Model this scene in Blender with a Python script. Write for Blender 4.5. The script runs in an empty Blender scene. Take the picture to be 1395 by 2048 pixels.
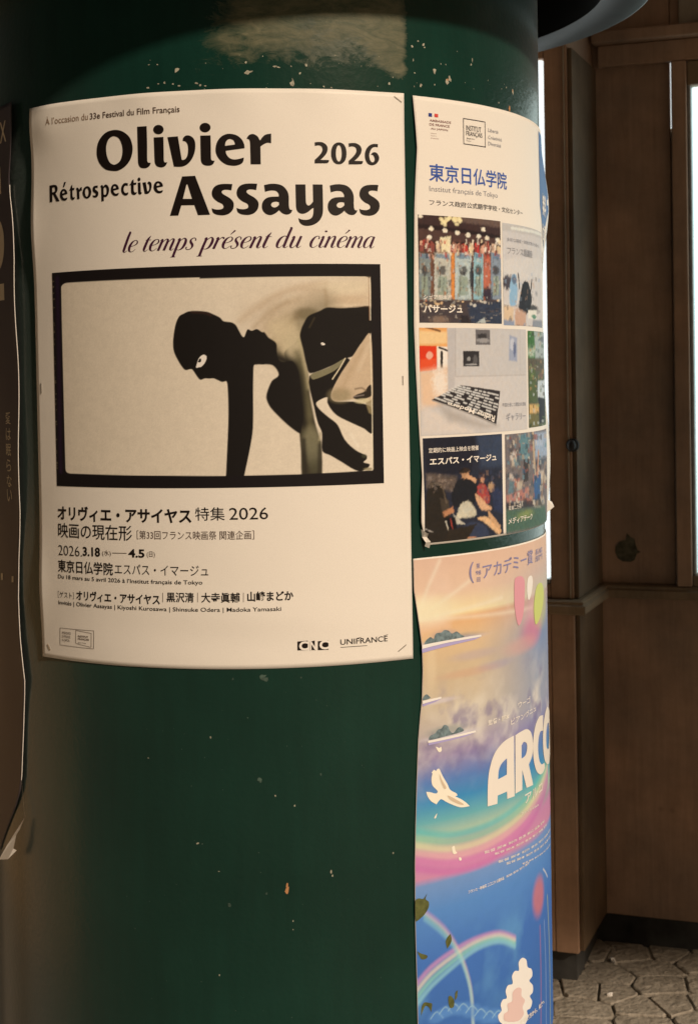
import bpy, bmesh, math, random
import numpy as np
from mathutils import Vector, Matrix

scene = bpy.context.scene
COL = scene.collection
EYE = 1.5                                   # camera height above the paving
# ------------------------------------------------------------------ camera
CR, CD, CF = 0.41575, 2.28243, 3000.0       # column radius, camera distance, focal length in photo pixels
YAW, PITCH, ROLL, SHY = 0.0545092, -0.0235072, -0.0176577, -203.11


def ray(px, py):
    x = np.asarray(px, float) - 697.5
    y = -(np.asarray(py, float) - 1024 - SHY)
    c, s = math.cos(ROLL), math.sin(ROLL)
    x, y = c * x - s * y, s * x + c * y
    f = np.full_like(x, CF)
    c, s = math.cos(PITCH), math.sin(PITCH)
    f, y = c * f - s * y, s * f + c * y
    c, s = math.cos(YAW), math.sin(YAW)
    return c * x + s * f, -s * x + c * f, y


def U(px, py):
    """photo point -> (arc length, height) on the column surface"""
    vx, vy, vz = ray(px, py)
    a = vx * vx + vy * vy
    b = -CD * vy
    D = np.maximum(b * b - a * (CD * CD - CR * CR), 0)
    t = (-b - np.sqrt(D)) / a
    return CR * np.arctan2(vx * t, CD - vy * t), vz * t + EYE


def at_height(px, py, z):
    vx, vy, vz = ray(px, py)
    t = (z - EYE) / vz
    return Vector((float(vx * t), float(-CD + vy * t), z))


def cam_axes():
    def rot(v):
        x, f, y = v
        c, s = math.cos(ROLL), math.sin(ROLL); x, y = c * x - s * y, s * x + c * y
        c, s = math.cos(PITCH), math.sin(PITCH); f, y = c * f - s * y, s * f + c * y
        c, s = math.cos(YAW), math.sin(YAW)
        return Vector((c * x + s * f, -s * x + c * f, y))
    return rot((1, 0, 0)), rot((0, 1, 0)), rot((0, 0, 1))


cam = bpy.data.cameras.new('camera')
camo = bpy.data.objects.new('camera', cam)
COL.objects.link(camo)
r_, f_, u_ = cam_axes()
camo.matrix_world = Matrix(((r_.x, u_.x, -f_.x, 0), (r_.y, u_.y, -f_.y, -CD), (r_.z, u_.z, -f_.z, EYE), (0, 0, 0, 1)))
cam.sensor_width = 36
cam.lens = 36 * CF / 2048
cam.shift_y = SHY / 2048
cam.clip_start = 0.05
cam.clip_end = 500
cam.dof.use_dof = True
cam.dof.focus_distance = 1.9
cam.dof.aperture_fstop = 14
scene.camera = camo
# ------------------------------------------------------------------ light
SUN_AZ, SUN_EL = 34.0, 32.0                 # degrees, azimuth measured from the camera side towards the right
world = bpy.data.worlds.new('World')
scene.world = world
world.use_nodes = True
wn = world.node_tree
bg = wn.nodes['Background']
sky = wn.nodes.new('ShaderNodeTexSky')
sky.sky_type = 'NISHITA'
sky.sun_disc = False
sky.sun_elevation = math.radians(SUN_EL)
sky.sun_rotation = math.radians(180 - SUN_AZ)
sky.dust_density = 4
tint = wn.nodes.new('ShaderNodeMix')
tint.data_type = 'RGBA'; tint.blend_type = 'MULTIPLY'
tint.inputs['Factor'].default_value = 1.0
tint.inputs['B'].default_value = (1.0, 0.74, 0.52, 1)      # lamp-lit street under a dusk sky
wn.links.new(sky.outputs[0], tint.inputs['A'])
wn.links.new(tint.outputs['Result'], bg.inputs[0])
bg.inputs[1].default_value = 0.013
sun = bpy.data.lights.new('sun', 'SUN')
sun.energy = 3.6
sun.angle = math.radians(3.0)
sun.color = (1.0, 0.785, 0.575)
suno = bpy.data.objects.new('sun', sun)
COL.objects.link(suno)
a_, e_ = math.radians(SUN_AZ), math.radians(SUN_EL)
L = Vector((math.sin(a_) * math.cos(e_), -math.cos(a_) * math.cos(e_), math.sin(e_)))
suno.rotation_euler = L.to_track_quat('Z', 'Y').to_euler()
suno.location = L * 8
scene.view_settings.view_transform = 'Standard'
scene.view_settings.look = 'None'
scene.view_settings.exposure = 0.0
scene.view_settings.gamma = 1.0
random.seed(5)
rng = np.random.default_rng(7)


# ------------------------------------------------------------------ helpers
def lin(c):
    c = np.asarray(c, float) / 255.0
    return np.where(c <= 0.04045, c / 12.92, ((c + 0.055) / 1.055) ** 2.4)


def ink(c, ref=(238, 222, 200)):
    """print colour: how it looks next to the white of its own paper"""
    return np.clip(lin(c) / lin(ref) * 0.8, 0.0025, 0.85)


def new_mat(name):
    m = bpy.data.materials.new(name)
    m.use_nodes = True
    nt = m.node_tree
    return m, nt, nt.nodes['Principled BSDF']


def node(nt, kind, **kw):
    n = nt.nodes.new(kind)
    for k, v in kw.items():
        if k == 'ins':
            for i, x in v.items():
                n.inputs[i].default_value = x
        else:
            setattr(n, k, v)
    return n


def flat(name, rgb, rough=0.6, emit=None, metallic=0.0, noise=0.0, scale=60):
    m, nt, b = new_mat(name)
    b.inputs['Base Color'].default_value = (*rgb, 1)
    b.inputs['Roughness'].default_value = rough
    b.inputs['Metallic'].default_value = metallic
    b.inputs['Specular IOR Level'].default_value = 0.5 if metallic else 0.25
    if emit:
        b.inputs['Emission Color'].default_value = (*emit[0], 1)
        b.inputs['Emission Strength'].default_value = emit[1]
    if noise:
        tc = node(nt, 'ShaderNodeTexCoord')
        n = node(nt, 'ShaderNodeTexNoise', ins={'Scale': scale, 'Detail': 5.0})
        nt.links.new(tc.outputs['Object'], n.inputs['Vector'])
        r = node(nt, 'ShaderNodeValToRGB')
        r.color_ramp.elements[0].position = 0.3
        r.color_ramp.elements[1].position = 0.72
        r.color_ramp.elements[0].color = (*[max(0, x * (1 - noise)) for x in rgb], 1)
        r.color_ramp.elements[1].color = (*[min(1, x * (1 + noise)) for x in rgb], 1)
        nt.links.new(n.outputs['Fac'], r.inputs[0])
        nt.links.new(r.outputs[0], b.inputs['Base Color'])
    return m


def paper_bump(nt, b, dist=0.0006):
    tc = node(nt, 'ShaderNodeTexCoord')
    n = node(nt, 'ShaderNodeTexNoise', ins={'Scale': 14.0, 'Detail': 4.0, 'Roughness': 0.55})
    nt.links.new(tc.outputs['Object'], n.inputs['Vector'])
    bp = node(nt, 'ShaderNodeBump', ins={'Strength': 0.5, 'Distance': dist * 2})
    nt.links.new(n.outputs['Fac'], bp.inputs['Height'])
    nt.links.new(bp.outputs[0], b.inputs['Normal'])
    n2 = node(nt, 'ShaderNodeTexNoise', ins={'Scale': 900.0, 'Detail': 2.0})
    nt.links.new(tc.outputs['Object'], n2.inputs['Vector'])
    return n2


def paper_mat(name, rgb, rough=0.5):
    m, nt, b = new_mat(name)
    b.inputs['Roughness'].default_value = rough
    b.inputs['Specular IOR Level'].default_value = 0.3
    n2 = paper_bump(nt, b)
    r = node(nt, 'ShaderNodeValToRGB')
    r.color_ramp.elements[0].color = (*[x * 0.9 for x in rgb], 1)
    r.color_ramp.elements[1].color = (*[min(1, x * 1.06) for x in rgb], 1)
    nt.links.new(n2.outputs['Fac'], r.inputs[0])
    nt.links.new(r.outputs[0], b.inputs['Base Color'])
    return m


def print_mat(name, rough=0.65):
    m, nt, b = new_mat(name)
    b.inputs['Roughness'].default_value = rough
    b.inputs['Specular IOR Level'].default_value = 0.18
    at = node(nt, 'ShaderNodeAttribute', attribute_name='print')
    n2 = paper_bump(nt, b)
    mx = node(nt, 'ShaderNodeMix', data_type='RGBA', blend_type='MULTIPLY')
    mx.inputs['Factor'].default_value = 0.35
    r = node(nt, 'ShaderNodeValToRGB')
    r.color_ramp.elements[0].color = (0.6, 0.6, 0.6, 1)
    r.color_ramp.elements[1].color = (1, 1, 1, 1)
    nt.links.new(n2.outputs['Fac'], r.inputs[0])
    nt.links.new(at.outputs['Color'], mx.inputs['A'])
    nt.links.new(r.outputs[0], mx.inputs['B'])
    nt.links.new(mx.outputs['Result'], b.inputs['Base Color'])
    return m


def tag(o, label=None, cat=None, group=None, kind=None):
    for k, v in (('label', label), ('category', cat), ('group', group), ('kind', kind)):
        if v:
            o[k] = v
    return o


def link(name, mesh, mat, parent=None, smooth=True):
    o = bpy.data.objects.new(name, mesh)
    COL.objects.link(o)
    if mat:
        for m in (mat if isinstance(mat, (list, tuple)) else [mat]):
            mesh.materials.append(m)
    if smooth:
        mesh.polygons.foreach_set('use_smooth', [True] * len(mesh.polygons))
    if parent is not None:
        o.parent = parent
        o.matrix_parent_inverse = parent.matrix_world.inverted()
    return o


def thing(name, label, cat, loc=(0, 0, 0), group=None):
    o = bpy.data.objects.new(name, None)
    o.empty_display_size = 0.1
    COL.objects.link(o)
    o.matrix_world = Matrix.Translation(Vector(loc))
    return tag(o, label, cat, group)


def cyl(s, z, off):
    """column surface coordinates -> world, numpy"""
    th = np.asarray(s) / CR
    r = CR + np.asarray(off)
    return np.stack([r * np.sin(th), -r * np.cos(th), np.asarray(z) + 0 * r], -1)


def mesh_from(verts, faces, name='m'):
    me = bpy.data.meshes.new(name)
    me.from_pydata([tuple(v) for v in verts], [], faces)
    me.update()
    return me


def grid_mesh(P, name='grid', colors=None, closed=False):
    nz, ns = P.shape[:2]
    me = bpy.data.meshes.new(name)
    V = P.reshape(-1, 3)
    i = np.arange(nz * ns).reshape(nz, ns)
    if closed:
        i = np.concatenate([i, i[:, :1]], 1)
    F = np.stack([i[:-1, :-1], i[:-1, 1:], i[1:, 1:], i[1:, :-1]], -1).reshape(-1, 4)
    me.vertices.add(len(V)); me.vertices.foreach_set('co', V.astype(np.float32).ravel())
    me.loops.add(F.size); me.loops.foreach_set('vertex_index', F.astype(np.int32).ravel())
    me.polygons.add(len(F))
    me.polygons.foreach_set('loop_start', np.arange(0, F.size, 4, dtype=np.int32))
    me.update(calc_edges=True)
    if colors is not None:
        a = me.color_attributes.new('print', 'FLOAT_COLOR', 'POINT')
        c = np.ones((len(V), 4), np.float32); c[:, :3] = colors.reshape(-1, 3)
        a.data.foreach_set('color', c.ravel())
    return me


# ---- flat outlines (in arc length / height) bent onto the column
def to_cyl(me, lift, off, step=0.010, zstep=0.03):
    bm = bmesh.new(); bm.from_mesh(me); bpy.data.meshes.remove(me)
    if bm.verts:
        xs = [v.co.x for v in bm.verts]; ys = [v.co.y for v in bm.verts]
        for ax, lo, hi, st in ((0, min(xs), max(xs), step), (1, min(ys), max(ys), zstep)):
            k = math.ceil(lo / st)
            while k * st < hi:
                co = [0, 0, 0]; no = [0, 0, 0]; co[ax] = k * st; no[ax] = 1
                bmesh.ops.bisect_plane(bm, geom=bm.verts[:] + bm.edges[:] + bm.faces[:], plane_co=co, plane_no=no, dist=1e-6)
                k += 1
        for v in bm.verts:
            s, z, e = v.co.x, v.co.y, v.co.z
            p = cyl(s, z, float(lift(s, z)) + off + e)
            v.co = p.tolist()
        bmesh.ops.recalc_face_normals(bm, faces=bm.faces[:])
        for f in bm.faces:
            c = f.calc_center_median()
            if f.normal.dot(Vector((c.x, c.y, 0))) < 0:
                f.normal_flip()
    out = bpy.data.meshes.new('ink')
    bm.to_mesh(out); bm.free()
    return out


def join_meshes(ms):
    bm = bmesh.new()
    for m in ms:
        bm.from_mesh(m); bpy.data.meshes.remove(m)
    out = bpy.data.meshes.new('ink'); bm.to_mesh(out); bm.free()
    return out


def curve_mesh(conts):
    c = bpy.data.curves.new('c', 'CURVE'); c.dimensions = '2D'; c.fill_mode = 'BOTH'
    for pts in conts:
        sp = c.splines.new('POLY'); sp.points.add(len(pts) - 1)
        for p, q in zip(sp.points, pts):
            p.co = (q[0], q[1], 0, 1)
        sp.use_cyclic_u = True
    o = bpy.data.objects.new('c', c); COL.objects.link(o)
    dg = bpy.context.evaluated_depsgraph_get()
    me = bpy.data.meshes.new_from_object(o.evaluated_get(dg))
    bpy.data.objects.remove(o); bpy.data.curves.remove(c)
    return me


def text_mesh(body, bold=0.0, shear=0.0):
    c = bpy.data.curves.new('t', 'FONT'); c.body = body; c.size = 1; c.offset = bold; c.resolution_u = 3; c.shear = shear
    o = bpy.data.objects.new('t', c); COL.objects.link(o)
    dg = bpy.context.evaluated_depsgraph_get()
    me = bpy.data.meshes.new_from_object(o.evaluated_get(dg))
    bpy.data.objects.remove(o); bpy.data.curves.remove(c)
    return me


def fit_text(body, s0, s1, z0, z1, bold=0.0, shear=0.0, vertical=False, slope=0.0):
    me = text_mesh('\n'.join(body) if vertical else body, bold, shear)
    v = np.array([p.co[:] for p in me.vertices])
    lo, hi = v.min(0), v.max(0)
    d = np.maximum(hi - lo, 1e-6)
    for p, q in zip(me.vertices, v):
        a = (q[0] - lo[0]) / d[0]
        p.co = (s0 + a * (s1 - s0), z0 + (q[1] - lo[1]) / d[1] * (z1 - z0) + slope * a, 0)
    return me


def T(body, xl, yt, yb, xr, yr, bold=0.0, **k):
    """text filling a box: left x, top y, bottom y at the left end; x and y at the right end (photo points)"""
    s0, z1 = U(xl, yt); _, z0 = U(xl, yb); s1, _ = U(xr, yr)
    return fit_text(body, float(s0), float(s1), float(z0), float(z1), bold, **k)


def rect(s0, s1, z0, z1, e=0.0):
    return mesh_from([(s0, z0, e), (s1, z0, e), (s1, z1, e), (s0, z1, e)], [(0, 1, 2, 3)])


def R4(*pts):
    q = [U(x, y) for x, y in pts]
    return mesh_from([(float(s), float(z), 0) for s, z in q], [tuple(range(len(q)))])


def parse(st, ox=0, oy=0, sc=1.0, fx=None):
    pts = []
    for w in st.split():
        cor = w.endswith('!')
        x, y = w.rstrip('!').split(',')
        x, y = float(x), float(y)
        if fx:
            x, y = fx(x, y)
        pts.append((ox + x / sc, oy + y / sc, cor))
    return pts


def ell(cx, cy, rx, ry, n=16, p=2.0):
    out = []
    for k in range(n):
        a = 2 * math.pi * k / n
        c, s = math.cos(a), math.sin(a)
        out.append('%.1f,%.1f' % (cx + rx * math.copysign(abs(c) ** (2 / p), c), cy + ry * math.copysign(abs(s) ** (2 / p), s)))
    return ' '.join(out)


def smooth(pts, sub=4):
    n = len(pts); out = []
    for i in range(n):
        p0, p1, p2, p3 = pts[i - 1], pts[i], pts[(i + 1) % n], pts[(i + 2) % n]
        a = np.array(p1[:2]); b = np.array(p2[:2])
        ta = (b - a) if p1[2] else (b - np.array(p0[:2])) / 2
        tb = (b - a) if p2[2] else (np.array(p3[:2]) - a) / 2
        d = np.linalg.norm(b - a)
        for t in (ta, tb):
            l = np.linalg.norm(t)
            if l > 1.3 * d:
                t *= 1.3 * d / l
        if p1[2] and p2[2]:
            out.append(a); continue
        for k in range(sub):
            t = k / sub
            out.append((2 * t**3 - 3 * t**2 + 1) * a + (t**3 - 2 * t**2 + t) * ta + (-2 * t**3 + 3 * t**2) * b + (t**3 - t**2) * tb)
    return out


def glyph(conts, ox, oy, sc, fx=None):
    res = []
    for c in conts:
        pts = smooth(parse(c, ox, oy, sc, fx))
        res.append([tuple(float(q) for q in U(x, y)) for x, y in pts])
    return curve_mesh(res)


def strip(pts, e=0.0):
    """pen stroke: (x, y, width) samples -> quad strip"""
    P = []
    n = len(pts)
    A = np.array(pts, float)
    for i in range(n - 1):
        p0, p1, p2, p3 = A[max(i - 1, 0)], A[i], A[i + 1], A[min(i + 2, n - 1)]
        for k in range(5):
            t = k / 5
            P.append(0.5 * (2 * p1 + (p2 - p0) * t + (2 * p0 - 5 * p1 + 4 * p2 - p3) * t * t + (3 * p1 - p0 - 3 * p2 + p3) * t**3))
    P.append(A[-1]); P = np.array(P)
    d = np.gradient(P[:, :2], axis=0); d /= np.maximum(np.linalg.norm(d, axis=1), 1e-9)[:, None]
    nrm = np.stack([-d[:, 1], d[:, 0]], 1)
    w = np.maximum(P[:, 2], 0.02)[:, None] / 2
    return P[:, :2] + nrm * w, P[:, :2] - nrm * w


def strips_mesh(list_lr):
    vs, fs = [], []
    for k, (l, r) in enumerate(list_lr):
        b = len(vs); n = len(l); e = 4e-6 * (k % 7)
        for p, q in zip(l, r):
            vs += [(p[0], p[1], e), (q[0], q[1], e)]
        fs += [(b + 2 * i, b + 2 * i + 1, b + 2 * i + 3, b + 2 * i + 2) for i in range(n - 1)]
    return mesh_from(vs, fs)


# ---- soft painting of printed pictures, in arc length / height
class Canvas:
    def __init__(self, s0, s1, z0, z1, step, base):
        self.ns, self.nz = int((s1 - s0) / step) + 2, int((z1 - z0) / step) + 2
        self.S, self.Z = np.meshgrid(np.linspace(s0, s1, self.ns), np.linspace(z0, z1, self.nz))
        self.C = np.zeros(self.S.shape + (3,)) + np.asarray(base)
        self.box = (s0, s1, z0, z1)
        self.tf = (0, 0, 1); self.ref = (238, 222, 200); self.soft = False; self.rag = 0.0; self.wob = None

    def crop(self, ox, oy, sc):
        self.tf = (ox, oy, sc); return self

    def pts(self, st):
        a = np.array([[float(q) for q in w.rstrip('!').split(',')] for w in st.split()])
        s, z = U(self.tf[0] + a[:, 0] / self.tf[2], self.tf[1] + a[:, 1] / self.tf[2])
        return np.stack([s, z], 1)

    def mix(self, m, col):
        c = ink(col, self.ref)
        self.C += (c - self.C) * m[..., None]

    def sub(self, P, pad):
        lo, hi = P.min(0) - pad, P.max(0) + pad
        i = np.where((self.S[0] >= lo[0]) & (self.S[0] <= hi[0]))[0]; j = np.where((self.Z[:, 0] >= lo[1]) & (self.Z[:, 0] <= hi[1]))[0]
        if not len(i) or not len(j):
            return None
        return slice(j[0], j[-1] + 1), slice(i[0], i[-1] + 1)

    def poly(self, st, col, blur=1.0, alpha=1.0, closed=True, width=0.0):
        """filled soft outline, or a soft line when closed is False; blur and width in photo pixels"""
        P = self.pts(st); w = blur / 1500.0; hw = width / 1500.0 / 2
        if len(P) > (4 if closed else 2) and (self.soft or not closed):
            Q = []; n = len(P)
            for k in range(n if closed else n - 1):
                p0, p1, p2, p3 = ((P[k - 1], P[k], P[(k + 1) % n], P[(k + 2) % n]) if closed else
                                  (P[max(k - 1, 0)], P[k], P[k + 1], P[min(k + 2, n - 1)]))
                d = np.linalg.norm(p2 - p1); ta = (p2 - p0) / 2; tb = (p3 - p1) / 2
                ta *= min(1, d / max(np.linalg.norm(ta), 1e-9)); tb *= min(1, d / max(np.linalg.norm(tb), 1e-9))
                for t in (0, .25, .5, .75):
                    Q.append((2 * t**3 - 3 * t * t + 1) * p1 + (t**3 - 2 * t * t + t) * ta + (3 * t * t - 2 * t**3) * p2 + (t**3 - t * t) * tb)
            if not closed:
                Q.append(P[-1])
            P = np.array(Q)
        sl = self.sub(P, w + hw + 0.003)
        if sl is None:
            return
        S, Z = self.S[sl], self.Z[sl]
        d = np.full(S.shape, 9.0); ins = np.zeros(S.shape, bool)
        n = len(P)
        for k in range(n if closed else n - 1):
            a, b = P[k], P[(k + 1) % n]
            e = b - a; L2 = max(e @ e, 1e-12)
            t = np.clip(((S - a[0]) * e[0] + (Z - a[1]) * e[1]) / L2, 0, 1)
            d = np.minimum(d, np.hypot(S - a[0] - t * e[0], Z - a[1] - t * e[1]))
            if closed and abs(e[1]) > 1e-12:
                c = (a[1] > Z) != (b[1] > Z)
                ins ^= c & (S < e[0] * (Z - a[1]) / e[1] + a[0])
        sd = np.where(ins, -d, d) if closed else d - hw
        if self.rag:
            if self.wob is None:
                self.wob = self.noise(420, 77) - .5
            sd = sd + self.wob[sl] * self.rag / 1500.0
        m = np.clip(0.5 - sd / max(w, 1e-6), 0, 1); m = m * m * (3 - 2 * m) * alpha
        c = ink(col, self.ref)
        self.C[sl] += (c - self.C[sl]) * m[..., None]

    def line(self, st, col, width, blur=1.0, alpha=1.0):
        self.poly(st, col, blur, alpha, False, width)

    def blob(self, x, y, rx, ry, col, alpha=1.0, soft=0.6):
        p = self.pts('%f,%f %f,%f %f,%f' % (x, y, x + rx, y, x, y + ry))
        rs = abs(p[1, 0] - p[0, 0]) + 1e-5; rz = abs(p[2, 1] - p[0, 1]) + 1e-5
        r = np.hypot((self.S - p[0, 0]) / rs, (self.Z - p[0, 1]) / rz)
        if self.rag:
            if self.wob is None:
                self.wob = self.noise(420, 77) - .5
            r = r + self.wob * 0.9
        m = np.clip((1 + soft / 2 - r) / soft, 0, 1); self.mix(m * m * (3 - 2 * m) * alpha, col)

    def noise(self, scale, seed):
        r = np.random.default_rng(seed); out = np.zeros(self.S.shape); amp = 1
        for o in range(4):
            g = r.random((64, 64)); x = self.S * scale * 2**o; y = self.Z * scale * 2**o
            xi, yi = np.floor(x).astype(int), np.floor(y).astype(int); fx, fy = x - xi, y - yi
            fx = fx * fx * (3 - 2 * fx); fy = fy * fy * (3 - 2 * fy)
            q = lambda a, b: g[(yi + b) % 64, (xi + a) % 64]
            out += amp * ((q(0, 0) * (1 - fx) + q(1, 0) * fx) * (1 - fy) + (q(0, 1) * (1 - fx) + q(1, 1) * fx) * fy); amp *= 0.5
        return out / 1.875

    def vgrad(self, stops):
        """vertical colour run: (photo y at the crop's left edge, colour)"""
        zs = [float(self.pts('%f,%f 0,0' % (x, y))[0, 1]) for x, y, _ in stops]
        cs = np.array([ink(c, self.ref) for _, _, c in stops]); o = np.argsort(zs); zs = np.array(zs)[o]; cs = cs[o]
        for k in range(3):
            self.C[..., k] = np.interp(self.Z, zs, cs[:, k])

    def mesh(self, lift, off, left=None):
        S = self.S
        if left is not None:
            a = left(self.Z[:, 0])[:, None]; s0, s1 = self.box[:2]
            S = a + (S - s0) / (s1 - s0) * (s1 - a)
        return grid_mesh(cyl(S, self.Z, lift(S, self.Z) + off), 'print', self.C)


# ------------------------------------------------------------------ materials
def wood_mat(name, dark, light, sx=9.0, rough=0.6, wear=0.5):
    m, nt, b = new_mat(name)
    Lk = nt.links
    tc = node(nt, 'ShaderNodeTexCoord')
    mp = node(nt, 'ShaderNodeMapping'); mp.inputs['Scale'].default_value = (sx, sx, 0.9)
    Lk.new(tc.outputs['Object'], mp.inputs['Vector'])
    n = node(nt, 'ShaderNodeTexNoise', ins={'Scale': 4.0, 'Detail': 9.0, 'Roughness': 0.7, 'Distortion': 0.8})
    Lk.new(mp.outputs[0], n.inputs['Vector'])
    n2 = node(nt, 'ShaderNodeTexNoise', ins={'Scale': 6.0, 'Detail': 8.0, 'Roughness': 0.68})
    Lk.new(tc.outputs['Object'], n2.inputs['Vector'])
    ad = node(nt, 'ShaderNodeMix', data_type='FLOAT'); ad.inputs['Factor'].default_value = 0.62
    Lk.new(n.outputs['Fac'], ad.inputs['A']); Lk.new(n2.outputs['Fac'], ad.inputs['B'])
    r = node(nt, 'ShaderNodeValToRGB')
    r.color_ramp.elements[0].position = 0.36; r.color_ramp.elements[1].position = 0.64
    r.color_ramp.elements[0].color = (*dark, 1); r.color_ramp.elements[1].color = (*light, 1)
    Lk.new(ad.outputs['Result'], r.inputs[0])
    n3 = node(nt, 'ShaderNodeTexNoise', ins={'Scale': 2.3, 'Detail': 6.0, 'Roughness': 0.6})
    Lk.new(tc.outputs['Object'], n3.inputs['Vector'])
    r2 = node(nt, 'ShaderNodeValToRGB')
    r2.color_ramp.elements[0].position = 0.35; r2.color_ramp.elements[1].position = 0.66
    r2.color_ramp.elements[0].color = (0.70, 0.72, 0.74, 1); r2.color_ramp.elements[1].color = (1.16, 1.06, 0.97, 1)
    Lk.new(n3.outputs['Fac'], r2.inputs[0])
    mx = node(nt, 'ShaderNodeMix', data_type='RGBA', blend_type='MULTIPLY'); mx.inputs['Factor'].default_value = 1.0
    Lk.new(r.outputs[0], mx.inputs['A']); Lk.new(r2.outputs[0], mx.inputs['B'])
    # small knocks and nail heads
    v = node(nt, 'ShaderNodeTexVoronoi', ins={'Scale': 7.0, 'Randomness': 1.0}); Lk.new(tc.outputs['Object'], v.inputs['Vector'])
    mr = node(nt, 'ShaderNodeMapRange', ins={'From Min': 0.03, 'From Max': 0.075, 'To Min': 0.55, 'To Max': 1.0}); Lk.new(v.outputs['Distance'], mr.inputs['Value'])
    m2 = node(nt, 'ShaderNodeMix', data_type='RGBA', blend_type='MULTIPLY'); m2.inputs['Factor'].default_value = wear
    Lk.new(mx.outputs['Result'], m2.inputs['A']); Lk.new(mr.outputs[0], m2.inputs['B'])
    Lk.new(m2.outputs['Result'], b.inputs['Base Color'])
    b.inputs['Roughness'].default_value = rough
    b.inputs['Specular IOR Level'].default_value = 0.3
    bp = node(nt, 'ShaderNodeBump', ins={'Strength': 0.4, 'Distance': 0.004})
    Lk.new(ad.outputs['Result'], bp.inputs['Height']); Lk.new(bp.outputs[0], b.inputs['Normal'])
    return m


def shaft_mat():
    m, nt, b = new_mat('green_enamel')
    N, Lk = nt.nodes, nt.links
    tc = node(nt, 'ShaderNodeTexCoord')
    sep = node(nt, 'ShaderNodeSeparateXYZ'); Lk.new(tc.outputs['Object'], sep.inputs[0])
    neg = node(nt, 'ShaderNodeMath', operation='MULTIPLY'); neg.inputs[1].default_value = -1; Lk.new(sep.outputs[1], neg.inputs[0])
    ang = node(nt, 'ShaderNodeMath', operation='ARCTAN2'); Lk.new(sep.outputs[0], ang.inputs[0]); Lk.new(neg.outputs[0], ang.inputs[1])

    def win(src, a, b2, c, d):
        x = node(nt, 'ShaderNodeMapRange', ins={'From Min': a, 'From Max': b2}); x.interpolation_type = 'SMOOTHSTEP'; Lk.new(src, x.inputs['Value'])
        y = node(nt, 'ShaderNodeMapRange', ins={'From Min': c, 'From Max': d, 'To Min': 1.0, 'To Max': 0.0}); y.interpolation_type = 'SMOOTHSTEP'; Lk.new(src, y.inputs['Value'])
        z = node(nt, 'ShaderNodeMath', operation='MULTIPLY'); Lk.new(x.outputs[0], z.inputs[0]); Lk.new(y.outputs[0], z.inputs[1])
        return z.outputs[0]
    wth = win(ang.outputs[0], -0.34, -0.02, 0.42, 0.50)
    wz = win(sep.outputs[2], EYE + 0.335, EYE + 0.425, EYE + 0.455, EYE + 0.50)
    mul = node(nt, 'ShaderNodeMath', operation='MULTIPLY'); Lk.new(wth, mul.inputs[0]); Lk.new(wz, mul.inputs[1])
    nl = node(nt, 'ShaderNodeTexNoise', ins={'Scale': 8.0, 'Detail': 3.0, 'Roughness': 0.5, 'Distortion': 0.8}); Lk.new(tc.outputs['Object'], nl.inputs['Vector'])
    st = node(nt, 'ShaderNodeMapping'); st.inputs['Scale'].default_value = (1.0, 1.0, 2.6); Lk.new(tc.outputs['Object'], st.inputs['Vector'])
    nh = node(nt, 'ShaderNodeTexNoise', ins={'Scale': 26.0, 'Detail': 9.0, 'Roughness': 0.75, 'Distortion': 1.5}); Lk.new(st.outputs[0], nh.inputs['Vector'])
    a1 = node(nt, 'ShaderNodeMath', operation='MULTIPLY_ADD'); a1.inputs[1].default_value = 1.9; Lk.new(nl.outputs['Fac'], a1.inputs[0]); Lk.new(mul.outputs[0], a1.inputs[2])
    a2 = node(nt, 'ShaderNodeMath', operation='MULTIPLY_ADD'); a2.inputs[1].default_value = 1.1; Lk.new(nh.outputs['Fac'], a2.inputs[0]); Lk.new(a1.outputs[0], a2.inputs[2])
    gate = node(nt, 'ShaderNodeMapRange', ins={'From Min': 0.02, 'From Max': 0.25}); Lk.new(mul.outputs[0], gate.inputs['Value'])
    re0 = node(nt, 'ShaderNodeMapRange', ins={'From Min': 2.08, 'From Max': 2.42, 'To Max': 0.8}); Lk.new(a2.outputs[0], re0.inputs['Value'])
    res = node(nt, 'ShaderNodeMath', operation='MULTIPLY'); Lk.new(re0.outputs[0], res.inputs[0]); Lk.new(gate.outputs[0], res.inputs[1])
    # paint mottling
    n2 = node(nt, 'ShaderNodeTexNoise', ins={'Scale': 6.0, 'Detail': 6.0}); Lk.new(tc.outputs['Object'], n2.inputs['Vector'])
    r = node(nt, 'ShaderNodeValToRGB')
    r.color_ramp.elements[0].position = 0.3; r.color_ramp.elements[1].position = 0.75
    r.color_ramp.elements[0].color = (0.0036, 0.027, 0.0205, 1); r.color_ramp.elements[1].color = (0.0055, 0.037, 0.028, 1)
    Lk.new(n2.outputs['Fac'], r.inputs[0])
    n3 = node(nt, 'ShaderNodeTexNoise', ins={'Scale': 22.0, 'Detail': 10.0, 'Roughness': 0.72, 'Distortion': 1.0}); Lk.new(st.outputs[0], n3.inputs['Vector'])
    r3 = node(nt, 'ShaderNodeValToRGB')
    r3.color_ramp.elements[0].position = 0.35; r3.color_ramp.elements[1].position = 0.7
    r3.color_ramp.elements[0].color = (0.035, 0.055, 0.030, 1); r3.color_ramp.elements[1].color = (0.17, 0.165, 0.100, 1)
    Lk.new(n3.outputs['Fac'], r3.inputs[0])
    mx = node(nt, 'ShaderNodeMix', data_type='RGBA'); Lk.new(res.outputs[0], mx.inputs['Factor']); Lk.new(r.outputs[0], mx.inputs['A']); Lk.new(r3.outputs[0], mx.inputs['B'])
    Lk.new(mx.outputs['Result'], b.inputs['Base Color'])
    rr = node(nt, 'ShaderNodeMapRange', ins={'To Min': 0.22, 'To Max': 0.65}); Lk.new(res.outputs[0], rr.inputs['Value'])
    Lk.new(rr.outputs[0], b.inputs['Roughness'])
    b.inputs['Specular IOR Level'].default_value = 0.36
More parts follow.
